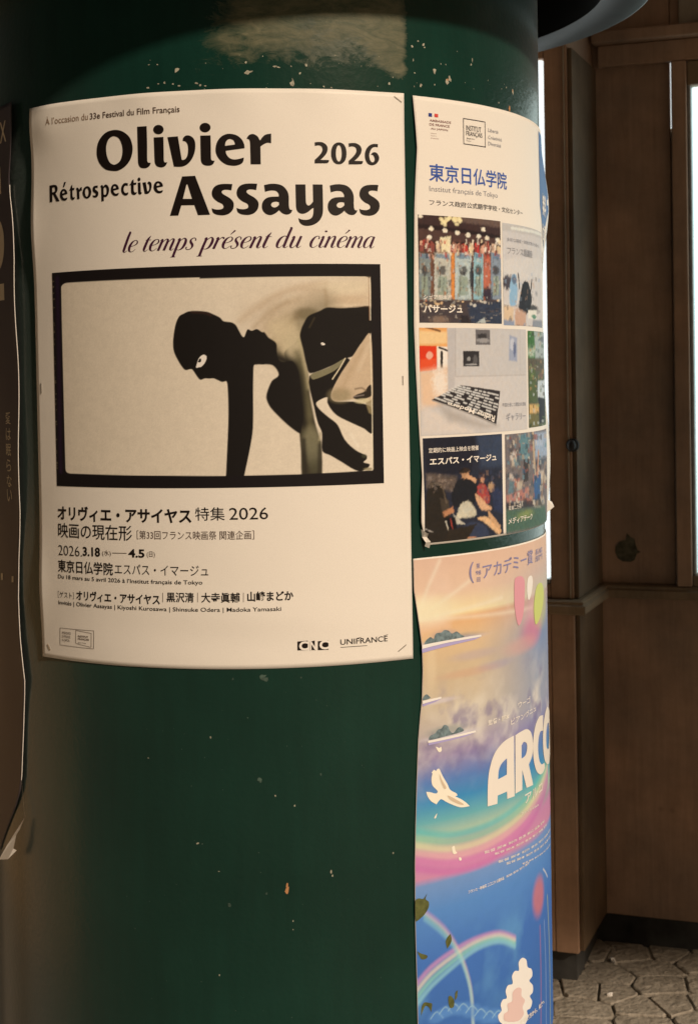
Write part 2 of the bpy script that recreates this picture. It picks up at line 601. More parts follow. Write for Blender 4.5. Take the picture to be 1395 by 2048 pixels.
    b.inputs['Sheen Weight'].default_value = 0.34; b.inputs['Sheen Roughness'].default_value = 0.35; b.inputs['Sheen Tint'].default_value = (0.9, 0.95, 1.0, 1)
    bs = node(nt, 'ShaderNodeMapping'); bs.inputs['Scale'].default_value = (1.0, 1.0, 0.10); Lk.new(tc.outputs['Object'], bs.inputs['Vector'])
    n5 = node(nt, 'ShaderNodeTexNoise', ins={'Scale': 55.0, 'Detail': 6.0, 'Roughness': 0.65}); Lk.new(bs.outputs[0], n5.inputs['Vector'])
    r5 = node(nt, 'ShaderNodeValToRGB')
    r5.color_ramp.elements[0].position = 0.35; r5.color_ramp.elements[1].position = 0.7
    r5.color_ramp.elements[0].color = (0.80, 0.80, 0.80, 1); r5.color_ramp.elements[1].color = (1.25, 1.2, 1.2, 1)
    Lk.new(n5.outputs['Fac'], r5.inputs[0])
    m5 = node(nt, 'ShaderNodeMix', data_type='RGBA', blend_type='MULTIPLY'); m5.inputs['Factor'].default_value = 0.4
    Lk.new(mx.outputs['Result'], m5.inputs['A']); Lk.new(r5.outputs[0], m5.inputs['B']); Lk.new(m5.outputs['Result'], b.inputs['Base Color'])
    n4 = node(nt, 'ShaderNodeTexNoise', ins={'Scale': 140.0, 'Detail': 5.0}); Lk.new(tc.outputs['Object'], n4.inputs['Vector'])
    bp = node(nt, 'ShaderNodeBump', ins={'Strength': 0.16, 'Distance': 0.002}); Lk.new(n4.outputs['Fac'], bp.inputs['Height']); Lk.new(bp.outputs[0], b.inputs['Normal'])
    return m


M = {}
M['wood'] = wood_mat('brown_wood', (0.28, 0.192, 0.140), (0.45, 0.315, 0.232), 14)
M['wood_pale'] = wood_mat('weathered_wood', (0.17, 0.130, 0.086), (0.29, 0.225, 0.155), 14)
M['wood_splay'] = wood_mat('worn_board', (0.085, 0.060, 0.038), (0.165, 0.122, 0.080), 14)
M['wood_grey'] = wood_mat('grey_board', (0.22, 0.20, 0.17), (0.36, 0.33, 0.28), 10)
M['plinth'] = flat('dark_stone', (0.045, 0.047, 0.048), 0.75, noise=0.75, scale=9)
M['pane'] = flat('lit_pane', (0.8, 0.85, 0.85), 0.3, emit=((0.82, 0.93, 0.95), 1.15))
M['pane_mint'] = flat('lit_glass', (0.75, 0.85, 0.82), 0.3, emit=((0.68, 0.86, 0.85), 1.5))
M['metal'] = flat('dull_metal', (0.35, 0.36, 0.36), 0.4, metallic=0.6, noise=0.2)
M['iron'] = flat('dark_iron', (0.02, 0.02, 0.022), 0.5, metallic=0.3, noise=0.3)
M['cap'] = flat('dark_cap_paint', (0.022, 0.029, 0.030), 0.45, noise=0.35, scale=25)
M['shaft'] = shaft_mat()
M['paper'] = paper_mat('poster_paper', (0.80, 0.79, 0.76))
M['print'] = print_mat('printed_paper')
M['ink'] = flat('black_ink', tuple(ink((22, 13, 10))), 0.5)
M['ink_soft'] = flat('thin_ink', tuple(ink((84, 62, 48))), 0.5)
M['ink_purple'] = flat('purple_ink', tuple(ink((66, 24, 46))), 0.5)
M['ink_blue'] = flat('blue_ink', tuple(ink((62, 88, 152))), 0.5)
M['ink_grey'] = flat('grey_ink', tuple(ink((150, 142, 138))), 0.5)
M['ink_dark'] = flat('slate_ink', tuple(ink((70, 62, 60))), 0.5)
M['ink_brown'] = flat('russet_ink', tuple(ink((140, 92, 80))), 0.5)
M['ink_violet'] = flat('violet_ink', tuple(ink((140, 130, 158))), 0.5)
M['white'] = flat('white_print', (0.80, 0.79, 0.77), 0.5)
M['flag_blue'] = flat('flag_blue', tuple(ink((48, 60, 118))), 0.5)
M['flag_red'] = flat('flag_red', tuple(ink((214, 72, 60))), 0.5)
M['steel'] = flat('staple_steel', (0.55, 0.53, 0.5), 0.3, metallic=0.9)
M['chip'] = flat('pale_paint_chip', (0.34, 0.34, 0.28), 0.7, noise=0.4, scale=200)
M['chip_ochre'] = flat('rusty_chip', (0.42, 0.22, 0.10), 0.8)
M['beige'] = flat('beige_print', (0.62, 0.55, 0.42), .6)


# ------------------------------------------------------------------ ground
def clip_poly(poly, a, b):
    """keep the part of poly nearer to a than b"""
    m = (a + b) / 2; d = b - a; out = []
    for i in range(len(poly)):
        p, q = poly[i], poly[(i + 1) % len(poly)]
        fp, fq = (p - m).dot(d), (q - m).dot(d)
        if fp <= 0:
            out.append(p)
        if (fp < 0 < fq) or (fq < 0 < fp):
            out.append(p + (q - p) * (fp / (fp - fq)))
    return out


def ground_mat():
    m, nt, b = new_mat('mortar')
    tc = node(nt, 'ShaderNodeTexCoord')
    n = node(nt, 'ShaderNodeTexNoise', ins={'Scale': 3.0, 'Detail': 8.0, 'Roughness': 0.7}); nt.links.new(tc.outputs['Object'], n.inputs['Vector'])
    r = node(nt, 'ShaderNodeValToRGB')
    r.color_ramp.elements[0].position = 0.46; r.color_ramp.elements[1].position = 0.56
    r.color_ramp.elements[0].color = (0.075, 0.065, 0.05, 1); r.color_ramp.elements[1].color = (0.62, 0.58, 0.50, 1)
    nt.links.new(n.outputs['Fac'], r.inputs[0]); nt.links.new(r.outputs[0], b.inputs['Base Color'])
    b.inputs['Roughness'].default_value = 0.85
    return m


def stone_mat():
    m, nt, b = new_mat('paving_stone')
    tc = node(nt, 'ShaderNodeTexCoord')
    n = node(nt, 'ShaderNodeTexNoise', ins={'Scale': 13.0, 'Detail': 10.0, 'Roughness': 0.78}); nt.links.new(tc.outputs['Object'], n.inputs['Vector'])
    r = node(nt, 'ShaderNodeValToRGB')
    r.color_ramp.elements[0].position = 0.3; r.color_ramp.elements[1].position = 0.72
    r.color_ramp.elements[0].color = (0.15, 0.132, 0.105, 1); r.color_ramp.elements[1].color = (0.44, 0.40, 0.34, 1)
    nt.links.new(n.outputs['Fac'], r.inputs[0]); nt.links.new(r.outputs[0], b.inputs['Base Color'])
    b.inputs['Roughness'].default_value = 0.7
    n2 = node(nt, 'ShaderNodeTexNoise', ins={'Scale': 60.0, 'Detail': 6.0}); nt.links.new(tc.outputs['Object'], n2.inputs['Vector'])
    bp = node(nt, 'ShaderNodeBump', ins={'Strength': 0.9, 'Distance': 0.010}); nt.links.new(n2.outputs['Fac'], bp.inputs['Height']); nt.links.new(bp.outputs[0], b.inputs['Normal'])
    return m


me = mesh_from([(-60, -60, -0.006), (60, -60, -0.006), (60, 60, -0.006), (-60, 60, -0.006)], [(0, 1, 2, 3)])
tag(link('ground', me, ground_mat(), smooth=False), kind='structure')
seeds = []
rr = random.Random(11)
cell = 0.118
for i in range(-26, 32):
    for j in range(-20, 19):
        seeds.append(Vector((i * cell + rr.uniform(-.062, .062), j * cell + rr.uniform(-.062, .062))))
bm = bmesh.new()
for a in seeds:
    near = [b for b in seeds if b is not a and (b - a).length < 0.62]
    poly = [a + Vector((x, y)) for x, y in ((-.4, -.4), (.4, -.4), (.4, .4), (-.4, .4))]
    for b in near:
        poly = clip_poly(poly, a, b)
        if len(poly) < 3:
            break
    if len(poly) < 3:
        continue
    c = sum(poly, Vector((0, 0))) / len(poly)
    # uneven, slightly rounded stones with open joints
    ring = []
    for i in range(len(poly)):
        p, q = poly[i], poly[(i + 1) % len(poly)]
        for t in (0.12, 0.5, 0.88):
            w = p + (q - p) * t
            d = (w - c); l = d.length
            ring.append(c + d * max(0.3, (l - 0.0018 - rr.uniform(0, .0022)) / l))
    h = rr.uniform(-.001, .003); tx, ty = rr.uniform(-.012, .012), rr.uniform(-.012, .012)
    z = lambda w: h + (w.x - c.x) * tx + (w.y - c.y) * ty
    top = [bm.verts.new((c.x + (w.x - c.x) * .95, c.y + (w.y - c.y) * .95, z(w))) for w in ring]
    mid = [bm.verts.new((w.x, w.y, z(w) - .003)) for w in ring]
    low = [bm.verts.new((w.x, w.y, -.02)) for w in ring]
    bm.faces.new(top)
    for A, B in ((top, mid), (mid, low)):
        for i in range(len(ring)):
            k = (i + 1) % len(ring)
            bm.faces.new((A[i], B[i], B[k], A[k]))
bmesh.ops.recalc_face_normals(bm, faces=bm.faces[:])
me = bpy.data.meshes.new('paving'); bm.to_mesh(me); bm.free()
tag(link('paving', me, stone_mat(), smooth=False), kind='structure')

# ------------------------------------------------------------------ wooden building behind
ZB = 0.08                                    # foot of the boarding above the paving
C0 = at_height(1157, 1909, ZB)               # front corner of the post
D0 = at_height(1205, 1826, ZB)               # where the splayed side meets the recessed wall
E0 = at_height(1395, 1846, ZB)
wx = (E0 - D0).normalized()                  # along the wall, to the right
wn_ = Vector((wx.y, -wx.x, 0))               # out of the wall, towards the viewer
if wn_.y > 0:
    wn_ = -wn_


def wp(base, along, out, z):
    v = base + wx * along + wn_ * out
    return Vector((v.x, v.y, z))


def px_along(px, py, base, out=0.0):
    """(along, z) where the ray through a photo point meets the wall plane"""
    vx, vy, vz = [float(q) for q in ray(px, py)]
    o = Vector((0, -CD, EYE)); d = Vector((vx, vy, vz)); b = base + wn_ * out
    t = (b - o).dot(wn_) / d.dot(wn_)
    h = o + d * t
    return (h - base).dot(wx), h.z


bld = thing('wooden_building', 'brown boarded wooden shop front with splayed post and lit panes behind the poster column', 'building', (D0.x, D0.y, 0))


def prism(name, outline, z0, z1, mat, parent, bevel=0.003):
    """upright prism on a plan outline (list of Vectors)"""
    bm = bmesh.new()
    lo = [bm.verts.new((p.x, p.y, z0)) for p in outline]; hi = [bm.verts.new((p.x, p.y, z1)) for p in outline]
    bm.faces.new(lo); bm.faces.new(hi)
    n = len(lo)
    for i in range(n):
        bm.faces.new((lo[i], lo[(i + 1) % n], hi[(i + 1) % n], hi[i]))
    bmesh.ops.recalc_face_normals(bm, faces=bm.faces[:])
    if bevel:
        bmesh.ops.bevel(bm, geom=bm.edges[:], offset=bevel, segments=2, affect='EDGES', profile=0.5, clamp_overlap=True)
    me = bpy.data.meshes.new(name); bm.to_mesh(me); bm.free()
    return link(name, me, mat, parent, smooth=False)


def wbox(name, base, a0, a1, o0, o1, z0, z1, mat, parent=None, bevel=0.003):
    return prism(name, [wp(base, a0, o0, 0), wp(base, a1, o0, 0), wp(base, a1, o1, 0), wp(base, a0, o1, 0)], z0, z1, mat, parent or bld, bevel)


ZT = 2.62
aC = (C0 - D0).dot(wx); oC = (C0 - D0).dot(wn_)     # corner of the post relative to D0 (negative along, positive out)
aP, _ = px_along(1092, 600, C0); aP += aC            # left side of the post's front face
_, zs_top = px_along(1300, 1172, D0, 0.03)
zs_top = zs_top; zs_bot = zs_top - 0.034
# recessed wall: upper and lower boarding
a_gap, _ = px_along(1339.5, 300, D0)
a_gap2, _ = px_along(1345.0, 300, D0)
wbox('boarding', D0, 0.0, a_gap, -0.04, 0.0, zs_top, ZT, M['wood'])
wbox('boarding', D0, 0.0, 3.5, -0.04, 0.0, ZB, zs_bot, M['wood'])
# post: front face, splayed side
post = [wp(D0, aP, oC, 0), wp(D0, aC, oC, 0), wp(D0, 0.002, 0.002, 0), wp(D0, 0.002, -0.2, 0), wp(D0, aP, -0.2, 0)]
po = prism('corner_post', post, ZB, zs_bot - 0.001, M['wood'], bld)
prism('corner_post', post, zs_top + 0.001, ZT, M['wood'], bld)
# weathered boards on the splayed side
spl = (D0 - C0); spl.z = 0; sl = spl.length; sx_ = spl.normalized(); sn_ = Vector((sx_.y, -sx_.x, 0))
if sn_.y > 0:
    sn_ = -sn_


def sbox(name, a0, a1, o0, o1, z0, z1, mat, parent=None, bevel=0.002):
    q = [C0 + sx_ * a + sn_ * o for a, o in ((a0, o0), (a1, o0), (a1, o1), (a0, o1))]
    return prism(name, q, z0, z1, mat, parent or bld, bevel)


def ss_along(px, py):
    vx, vy, vz = [float(q) for q in ray(px, py)]
    o = Vector((0, -CD, EYE)); d = Vector((vx, vy, vz))
    t = (C0 - o).dot(sn_) / d.dot(sn_)
    h = o + d * t
    return (h - C0).dot(sx_), h.z


_, z_lt = ss_along(1150, 112)
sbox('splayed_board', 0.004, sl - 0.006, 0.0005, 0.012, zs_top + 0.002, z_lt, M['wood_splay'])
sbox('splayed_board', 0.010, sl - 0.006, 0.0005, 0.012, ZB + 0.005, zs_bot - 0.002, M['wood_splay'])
a0t, _ = px_along(1131, 600, C0)
wbox('corner_trim', C0, a0t, -0.006, 0.0005, 0.010, zs_top + 0.002, z_lt + 0.03, M['wood_pale'])
# latch on the corner
la, lz = px_along(1145, 890, C0)
bm = bmesh.new()
bmesh.ops.create_uvsphere(bm, u_segments=14, v_segments=8, radius=0.011)
bmesh.ops.scale(bm, vec=(1, 1, 1.25), verts=bm.verts[:])
bmesh.ops.translate(bm, vec=wp(C0, la, 0.018, lz), verts=bm.verts[:])
r = bmesh.ops.create_cone(bm, segments=12, radius1=0.017, radius2=0.015, depth=0.008, cap_ends=True)
bmesh.ops.rotate(bm, verts=r['verts'], cent=(0, 0, 0), matrix=wn_.to_track_quat('Z', 'Y').to_matrix())
bmesh.ops.translate(bm, vec=wp(C0, la, 0.010, lz), verts=r['verts'])
me = bpy.data.meshes.new('latch'); bm.to_mesh(me); bm.free()
link('latch', me, M['iron'], bld)


# sill running round the post
def sweep(name, path, profile, mat, parent):
    """moulding: plan path, profile of (out, z), mitred at the bends"""
    bm = bmesh.new(); rings = []
    for i, p in enumerate(path):
        d1 = (path[i] - path[i - 1]).normalized() if i else None
        d2 = (path[i + 1] - path[i]).normalized() if i < len(path) - 1 else None
        d1 = d1 or d2; d2 = d2 or d1
        n1 = Vector((d1.y, -d1.x, 0)); n2 = Vector((d2.y, -d2.x, 0))
        m_ = (n1 + n2).normalized(); k = 1 / max(m_.dot(n1), 0.3)
        rings.append([bm.verts.new((p.x + m_.x * o * k, p.y + m_.y * o * k, z)) for o, z in profile])
    n = len(profile)
    for A, B in zip(rings, rings[1:]):
        for i in range(n):
            bm.faces.new((A[i], A[(i + 1) % n], B[(i + 1) % n], B[i]))
    bm.faces.new(rings[0]); bm.faces.new(rings[-1])
    bmesh.ops.recalc_face_normals(bm, faces=bm.faces[:])
    me = bpy.data.meshes.new(name); bm.to_mesh(me); bm.free()
    return link(name, me, mat, parent, smooth=False)


path = [wp(D0, aP - 1.6, oC, 0), wp(D0, aC, oC, 0), wp(D0, 0.0, 0.0, 0), wp(D0, 3.5, 0.0, 0)]
prof = [(-0.03, zs_bot), (0.030, zs_bot), (0.034, zs_bot + 0.004), (0.034, zs_top - 0.013), (0.028, zs_top - 0.009), (0.028, zs_top - 0.003), (0.022, zs_top), (-0.03, zs_top)]
sweep('sill', path, prof, M['wood_pale'], bld)
# skirting of dark stone, set back under the boarding
sk = [wp(D0, aP - 1.6, oC - 0.03, 0), wp(D0, aC - 0.012, oC - 0.03, 0), wp(D0, -0.02, -0.02, 0), wp(D0, 3.5, -0.02, 0)]
sweep('skirting', sk, [(-0.06, -0.01), (0.0, -0.01), (0.0, ZB - 0.001), (-0.06, ZB - 0.001)], M['plinth'], bld)
# lintel beam and its return
_, zb1 = px_along(1300, 74, D0, 0.06); _, zb0 = px_along(1300, 118, D0, 0.0)
_, zb1 = px_along(1300, 52, D0, 0.06); _, zb0 = px_along(1300, 76, D0, 0.06)
wbox('lintel', D0, 0.01, 3.5, 0.0005, 0.06, zb0, zb1, M['wood'], bevel=0.004)
wbox('lintel', D0, 0.02, 3.5, 0.0008, 0.025, zb0 - 0.055, zb0 - 0.001, M['wood'], bevel=0.003)
# right hand jamb and lit pane
j0, _ = px_along(1344, 600, D0, 0.03); j1, _ = px_along(1376, 600, D0, 0.03)
wbox('jamb', D0, j0 + 0.002, j1, -0.03, 0.03, zs_top + 0.001, zb0 - 0.056, M['wood'])
wbox('jamb', D0, j1 + 0.001, j1 + 0.010, -0.03, 0.018, zs_top + 0.03, zb0 - 0.10, M['metal'])
wbox('lit_window', D0, j1 + 0.011, 3.4, -0.028, 0.0, zs_top + 0.032, zb0 - 0.12, M['pane_mint'])
wbox('window_frame', D0, j1 + 0.001, 3.45, -0.03, 0.022, zs_top + 0.001, zs_top + 0.029, M['wood_pale'])
wbox('window_frame', D0, j1 + 0.001, 3.45, -0.03, 0.022, zb0 - 0.118, zb0 - 0.057, M['wood_pale'])
g0, _ = px_along(1357, 20, D0, 0.0)
wbox('fanlight_board', D0, g0, 2.6, 0.0005, 0.02, zb1 + 0.002, ZT, M['wood_grey'])
# light leaking through the tapering gap beside the jamb
_, zg1 = px_along(1341, 104, D0); _, zg0 = px_along(1343, 470, D0)
gm = []
for z_, w_ in ((zg1, 0.0055), (zg1 - 0.03, 0.0075), (zg1 - 0.08, 0.0036), (zg1 - 0.19, 0.0034)):
    gm.append((z_, w_))
bm = bmesh.new()
prev = None
for z_, w_ in gm:
    a = bm.verts.new(wp(D0, a_gap + 0.0004, -0.012, z_)); b = bm.verts.new(wp(D0, a_gap + 0.0004 + w_, -0.012, z_))
    c = bm.verts.new(wp(D0, a_gap + 0.0004 + w_, -0.03, z_)); d = bm.verts.new(wp(D0, a_gap + 0.0004, -0.03, z_))
    if prev:
        for i in range(4):
            bm.faces.new((prev[i], prev[(i + 1) % 4], (a, b, c, d)[(i + 1) % 4], (a, b, c, d)[i]))
    prev = (a, b, c, d)
bmesh.ops.recalc_face_normals(bm, faces=bm.faces[:])
me = bpy.data.meshes.new('gap'); bm.to_mesh(me); bm.free()
link('lit_gap', me, M['pane'], bld, smooth=False)
wbox('gap_light_strip', D0, a_gap + 0.0006, a_gap + 0.0016, -0.03, -0.010, zg0, zg1 - 0.2, flat('pale_gap_light', (0.42, 0.44, 0.40), 0.6), bevel=0)  # pale colour stands for the dimmer light lower in the gap
# lit display case left of the post
pa, pz0 = px_along(1101, 1157, C0); _, pz1 = px_along(1090, 118, C0)
wbox('lit_display', D0, aP - 1.2, aP - 0.001, oC - 0.06, oC - 0.004, pz0, pz1, M['pane'], bevel=0.006)
wbox('display_frame', D0, aP - 1.2, aP - 0.001, oC - 0.06, oC + 0.004, pz0 - 0.012, pz0 - 0.001, M['metal'])
wbox('display_frame', D0, aP - 1.2, aP - 0.001, oC - 0.06, oC + 0.003, pz1 + 0.001, ZT, M['wood'])
wbox('boarding', D0, aP - 1.6, aP - 0.001, oC - 0.06, oC - 0.001, zs_top + 0.002, pz0 - 0.014, M['wood'])
wbox('boarding', D0, aP - 1.6, aP - 0.001, oC - 0.06, oC - 0.0015, ZB, zs_bot - 0.001, M['wood'])
wbox('boarding', D0, aP - 1.6, aP - 1.201, oC - 0.06, oC - 0.001, pz0 - 0.013, ZT, M['wood'])
for k in (0.42, 0.82):
    wbox('mullion', D0, aP - k - 0.012, aP - k + 0.012, oC - 0.003, oC + 0.012, pz0 + 0.001, pz1 - 0.001, M['wood'])
for k in (0.75, 1.45):
    wbox('mullion', D0, j1 + k - 0.02, j1 + k + 0.02, 0.001, 0.02, zs_top + 0.034, zb0 - 0.122, M['wood'])
# unseen overhang and side roof, added and shaped to keep the sun off the wall
wbox('boarding', D0, a_gap + 0.001, 3.5, -0.04, -0.001, zb0, ZT, M['wood'])
wbox('shade_eave', D0, -1.3, 3.6, -0.3, 1.0, ZT + 0.01, ZT + 0.10, M['wood'])
rf = [(1.5, 1.2), (1.5, -1.0), (2.45, -2.3), (5.2, -2.3), (5.2, 1.2)]
me = mesh_from([(x, y, z) for z in (2.75, 2.85) for x, y in rf], [(4, 3, 2, 1, 0), (5, 6, 7, 8, 9)] + [(i, (i + 1) % 5, 5 + (i + 1) % 5, 5 + i) for i in range(5)])
link('shade_roof', me, M['wood'], bld, smooth=False)
M['bounce'] = flat('ochre_bounce', (0.68, 0.47, 0.26), 0.85, noise=0.25, scale=6)
prism('bounce_wall', [Vector((-2.35, -0.55, 0)), Vector((-2.15, -0.55, 0)), Vector((-2.15, 2.3, 0)), Vector((-2.35, 2.3, 0))], 0.0, 1.15, M['bounce'], bld, 0.01)  # out-of-view wall, added to bounce warm light onto the column's left side
# stains on the boarding: dark green patch and others
def wall_patch(name, base, pxs, mat, out):
    vs = []
    for x, y in pxs:
        a, z = px_along(x, y, base, out); vs.append(wp(base, a, out, z))
    return link(name, mesh_from(vs, [tuple(range(len(vs)))]), mat, bld, smooth=False)
M['stain'] = flat('green_stain', (0.085, 0.080, 0.055), 0.7, noise=0.6, scale=60)
wall_patch('stain', D0, [(1230, 1092), (1238, 1083), (1250, 1080), (1252, 1066), (1260, 1074), (1268, 1078), (1270, 1090), (1274, 1100), (1280, 1104), (1272, 1108), (1268, 1120), (1260, 1124), (1244, 1123), (1234, 1116), (1229, 1104)], M['stain'], 0.0015)

# litter scraps on the paving
scr = [(1224, 1914, 8, 14, 'crumpled white scrap lying near the foot of the splayed post'), (1219, 1983, 11, 5, 'small white scrap lying in a joint between paving stones')]
for x, y, w, h, lb in scr:
    p = at_height(x, y, 0.012); k = 3.9 / 3000
    bm = bmesh.new(); vs = []
    for i in range(9):
        a = 2 * math.pi * i / 9; q = rr.uniform(.6, 1.1)
        vs.append(bm.verts.new((p.x + math.cos(a) * w * k * q * .6, p.y + math.sin(a) * h * k * q * 1.1, 0.005 + rr.uniform(0, .005))))
    cc = bm.verts.new((p.x, p.y, 0.010)); 
    for i in range(9):
        bm.faces.new((vs[i], vs[(i + 1) % 9], cc))
    low = [bm.verts.new((v.co.x, v.co.y, 0.001)) for v in vs]
    for i in range(9):
        bm.faces.new((vs[i], low[i], low[(i + 1) % 9], vs[(i + 1) % 9]))
    me = bpy.data.meshes.new('scrap'); bm.to_mesh(me); bm.free()
    tag(link('litter_scrap', me, M['white'], smooth=False), lb, 'litter')

# ------------------------------------------------------------------ advertising column
colm = thing('advertising_column', 'dark green round advertising column with an overhanging cap, covered in posters', 'column')


def lathe(prof, n=192):
    th = np.linspace(0, 2 * math.pi, n, endpoint=False)
    P = np.array([[(r * math.sin(t), -r * math.cos(t), z) for t in th] for r, z in prof])
    return grid_mesh(P, 'lathe', closed=True)


M['cap_shade'] = flat('cap_shade_black', (0.010, 0.010, 0.010), 0.8)  # near-black colour holds the hollow under the cap in shade
zs = [0.30] + list(np.linspace(0.32, EYE + 0.69, 24))
link('shaft', lathe([(CR, z) for z in zs]), M['shaft'], colm)
link('base', lathe([(0.0, 0.30), (0.50, 0.295), (0.51, 0.285), (0.51, 0.22), (0.53, 0.20), (0.55, 0.12), (0.57, 0.10), (0.57, -0.01)]), M['cap'], colm)
zc = EYE + 0.558
link('cap', lathe([(0.588, zc + 0.052), (0.60, zc + 0.07), (0.60, zc + 0.11), (0.56, zc + 0.16), (0.40, zc + 0.30), (0.2, zc + 0.42), (0.05, zc + 0.5), (0.0, zc + 0.5)]), M['cap'], colm)
link('cap_rim', lathe([(0.5145, zc + 0.001), (0.516, zc), (0.584, zc), (0.5865, zc + 0.0005), (0.588, zc + 0.003), (0.588, zc + 0.051)]), M['cap'], colm)
link('cap_underside', lathe([(0.40, zc + 0.12), (0.47, zc + 0.12), (0.505, zc + 0.10), (0.512, zc + 0.05), (0.5142, zc + 0.0012)]), M['cap_shade'], colm)

# paint chips and specks
def chips(name, spots, mat, parent):
    vs, fs = [], []
    for x, y, r, asp in spots:
        s, z = [float(q) for q in U(x, y)]
        n = rr.randint(5, 8); b = len(vs); a0 = rr.uniform(0, 6)
        for i in range(n):
            a = a0 + 2 * math.pi * i / n; q = rr.uniform(.45, 1.25) * r / 1500
            p = cyl(s + math.cos(a) * q, z + math.sin(a) * q * asp, 0.0004)
            vs.append(tuple(p))
        fs.append(tuple(range(b, b + n)))
    return link(name, mesh_from(vs, fs), mat, parent, smooth=False)


sp = [(x / 1.993, y / 1.993, r, a) for x, y, r, a in (
    (705, 278, 5.5, 1), (595, 258, 2, .6), (628, 258, 1.8, .7), (632, 335, 2.5, .6), (655, 330, 3, 1), (590, 350, 4, .4), (690, 335, 2, 1), (715, 342, 3, .5), (785, 332, 4, .5),
    (800, 340, 3, .7), (820, 343, 3, .5), (985, 290, 5, .8), (1000, 285, 4, .6), (1095, 265, 6, .3), (1110, 268, 4, .4), (1195, 292, 2.5, 1), (1165, 330, 5, 1.2), (1220, 260, 3, 1.2), (1290, 345, 2, 1), (1320, 350, 2.5, .7), (1160, 265, 1.6, 1), (980, 248, 2, 1.4))]
sp += [(695 + x / 1.993, y / 1.993, r, a) for x, y, r, a in (
    (255, 185, 3, .8), (300, 178, 3, 1.2), (305, 190, 3, .6), (345, 285, 4, 1.6), (165, 335, 2.5, 1.2), (265, 290, 2, 1), (290, 340, 3, 1.2), (345, 338, 1.8, 1), (395, 325, 6, 1), (405, 315, 4, 1.5), (495, 240, 2, 2.2), (490, 257, 2.2, 1.4), (435, 205, 1.5, 1),
    (655, 365, 4, 2), (630, 350, 2.5, 1), (600, 410, 2, 1), (280, 165, 2, 1), (180, 308, 1.6, 1), (260, 240, 1.5, 2))]
sp += [(x / 1.681, 1300 + y / 1.681, r, a) for x, y, r, a in (
    (708, 294, 1.6, 1.5), (500, 363, 1.5, .7), (925, 490, 1.6, 1.6), (990, 523, 2.0, .9), (665, 650, 3, .8), (735, 744, 2, .7), (1112, 745, 1.6, 2.5), (1117, 758, 2, 1.5), (738, 1093, 1.3, 2), (985, 910, 1.4, 1.5), (1320, 683, 1.6, 1.2), (985, 940, 1.3, 1))]
faint = []
for k in range(46):
    faint.append((rr.uniform(230, 800), rr.uniform(1350, 2040), rr.uniform(.5, 1.1), rr.uniform(.7, 1.8)))
for k in range(30):
    sp.append((rr.uniform(300, 1010), rr.uniform(105, 180), rr.uniform(.5, 1.3), rr.uniform(.6, 1.6)))
chips('paint_specks', sp, M['chip'], colm)
M['chip_dim'] = flat('faint_scuff', (0.055, 0.095, 0.08), 0.7, noise=0.4, scale=200)
chips('scuffs', faint + [(x / 1.681, 1300 + y / 1.681, r, a) for x, y, r, a in ((885, 90, 6, 1), (893, 100, 6, .8), (873, 435, 5, 1), (876, 443, 3, 1), (773, 857, 4, 1.4), (783, 97, 2.5, 1.4), (1012, 92, 2, 1), (1078, 418, 2, 2), (680, 652, 3, .6), (895, 818, 2, 1.5), (833, 228, 1.8, 1))], M['chip_dim'], colm)
chips('rust_chips', [(573.5, 1781, 4.2, 2.6), (574, 1772, 2.4, 3.0), (1017, 217, 4, 1.4), (894, 160, 2.5, 1.2), (1024, 182, 2, 1.6)], M['chip_ochre'], colm)


# ------------------------------------------------------------------ posters
def sheet(sL, sR, z0, z1, lift, step=0.006, off=0.0008, skirt=True):
    """paper grid; sL/sR may be functions of z"""
    fL = sL if callable(sL) else (lambda z: np.full_like(z, sL)); fR = sR if callable(sR) else (lambda z: np.full_like(z, sR))
    nz = int((z1 - z0) / step) + 2; zz = np.linspace(z0, z1, nz)
    a, b = fL(zz), fR(zz)
    ns = int(float(np.mean(b - a)) / step) + 2
    u = np.linspace(0, 1, ns)
    S = a[:, None] + (b - a)[:, None] * u[None]; Z = np.repeat(zz[:, None], ns, 1)
    P = cyl(S, Z, lift(S, Z) + off)
    if skirt:                                   # cut edge of the paper
        def ring(Pq):
            return Pq * np.array([1 - 0.00035 / CR, 1 - 0.00035 / CR, 1])
        P = np.concatenate([ring(P[:1]), P, ring(P[-1:])], 0)
        P = np.concatenate([ring(P[:, :1]), P, ring(P[:, -1:])], 1)
    return grid_mesh(P, 'sheet')


def interp_px(pts):
    a = np.array([[float(q) for q in U(x, y)] for x, y in pts]); o = np.argsort(a[:, 1]); a = a[o]
    return lambda z: np.interp(z, a[:, 1], a[:, 0])


def staple(parent, lift, pts, w=0.0012):
    (x0, y0), (x1, y1) = pts
    s0, z0 = [float(q) for q in U(x0, y0)]; s1, z1 = [float(q) for q in U(x1, y1)]
    d = np.array([s1 - s0, z1 - z0]); n = np.array([-d[1], d[0]]) / np.linalg.norm(d) * w / 2
    q = [np.array([s0, z0]) + n, np.array([s1, z1]) + n, np.array([s1, z1]) - n, np.array([s0, z0]) - n]
    vs = []
    for h in (0.001, 0.0017):
        for p in q:
            vs.append(tuple(cyl(p[0], p[1], float(lift(p[0], p[1])) + h)))
    return link('staple', mesh_from(vs, [(4, 5, 6, 7), (0, 1, 5, 4), (1, 2, 6, 5), (2, 3, 7, 6), (3, 0, 4, 7)]), M['steel'], parent, smooth=False)


def each(name, meshes, lift, mat, parent, off=0.0012):
    for m in meshes:
        link(name, to_cyl(m, lift, off), mat, parent, smooth=False)


def put(name, meshes, lift, mat, parent, off=0.0012, step=0.010):
    me = meshes[0] if len(meshes) == 1 else join_meshes(meshes)
    return link(name, to_cyl(me, lift, off, step), mat, parent, smooth=False)


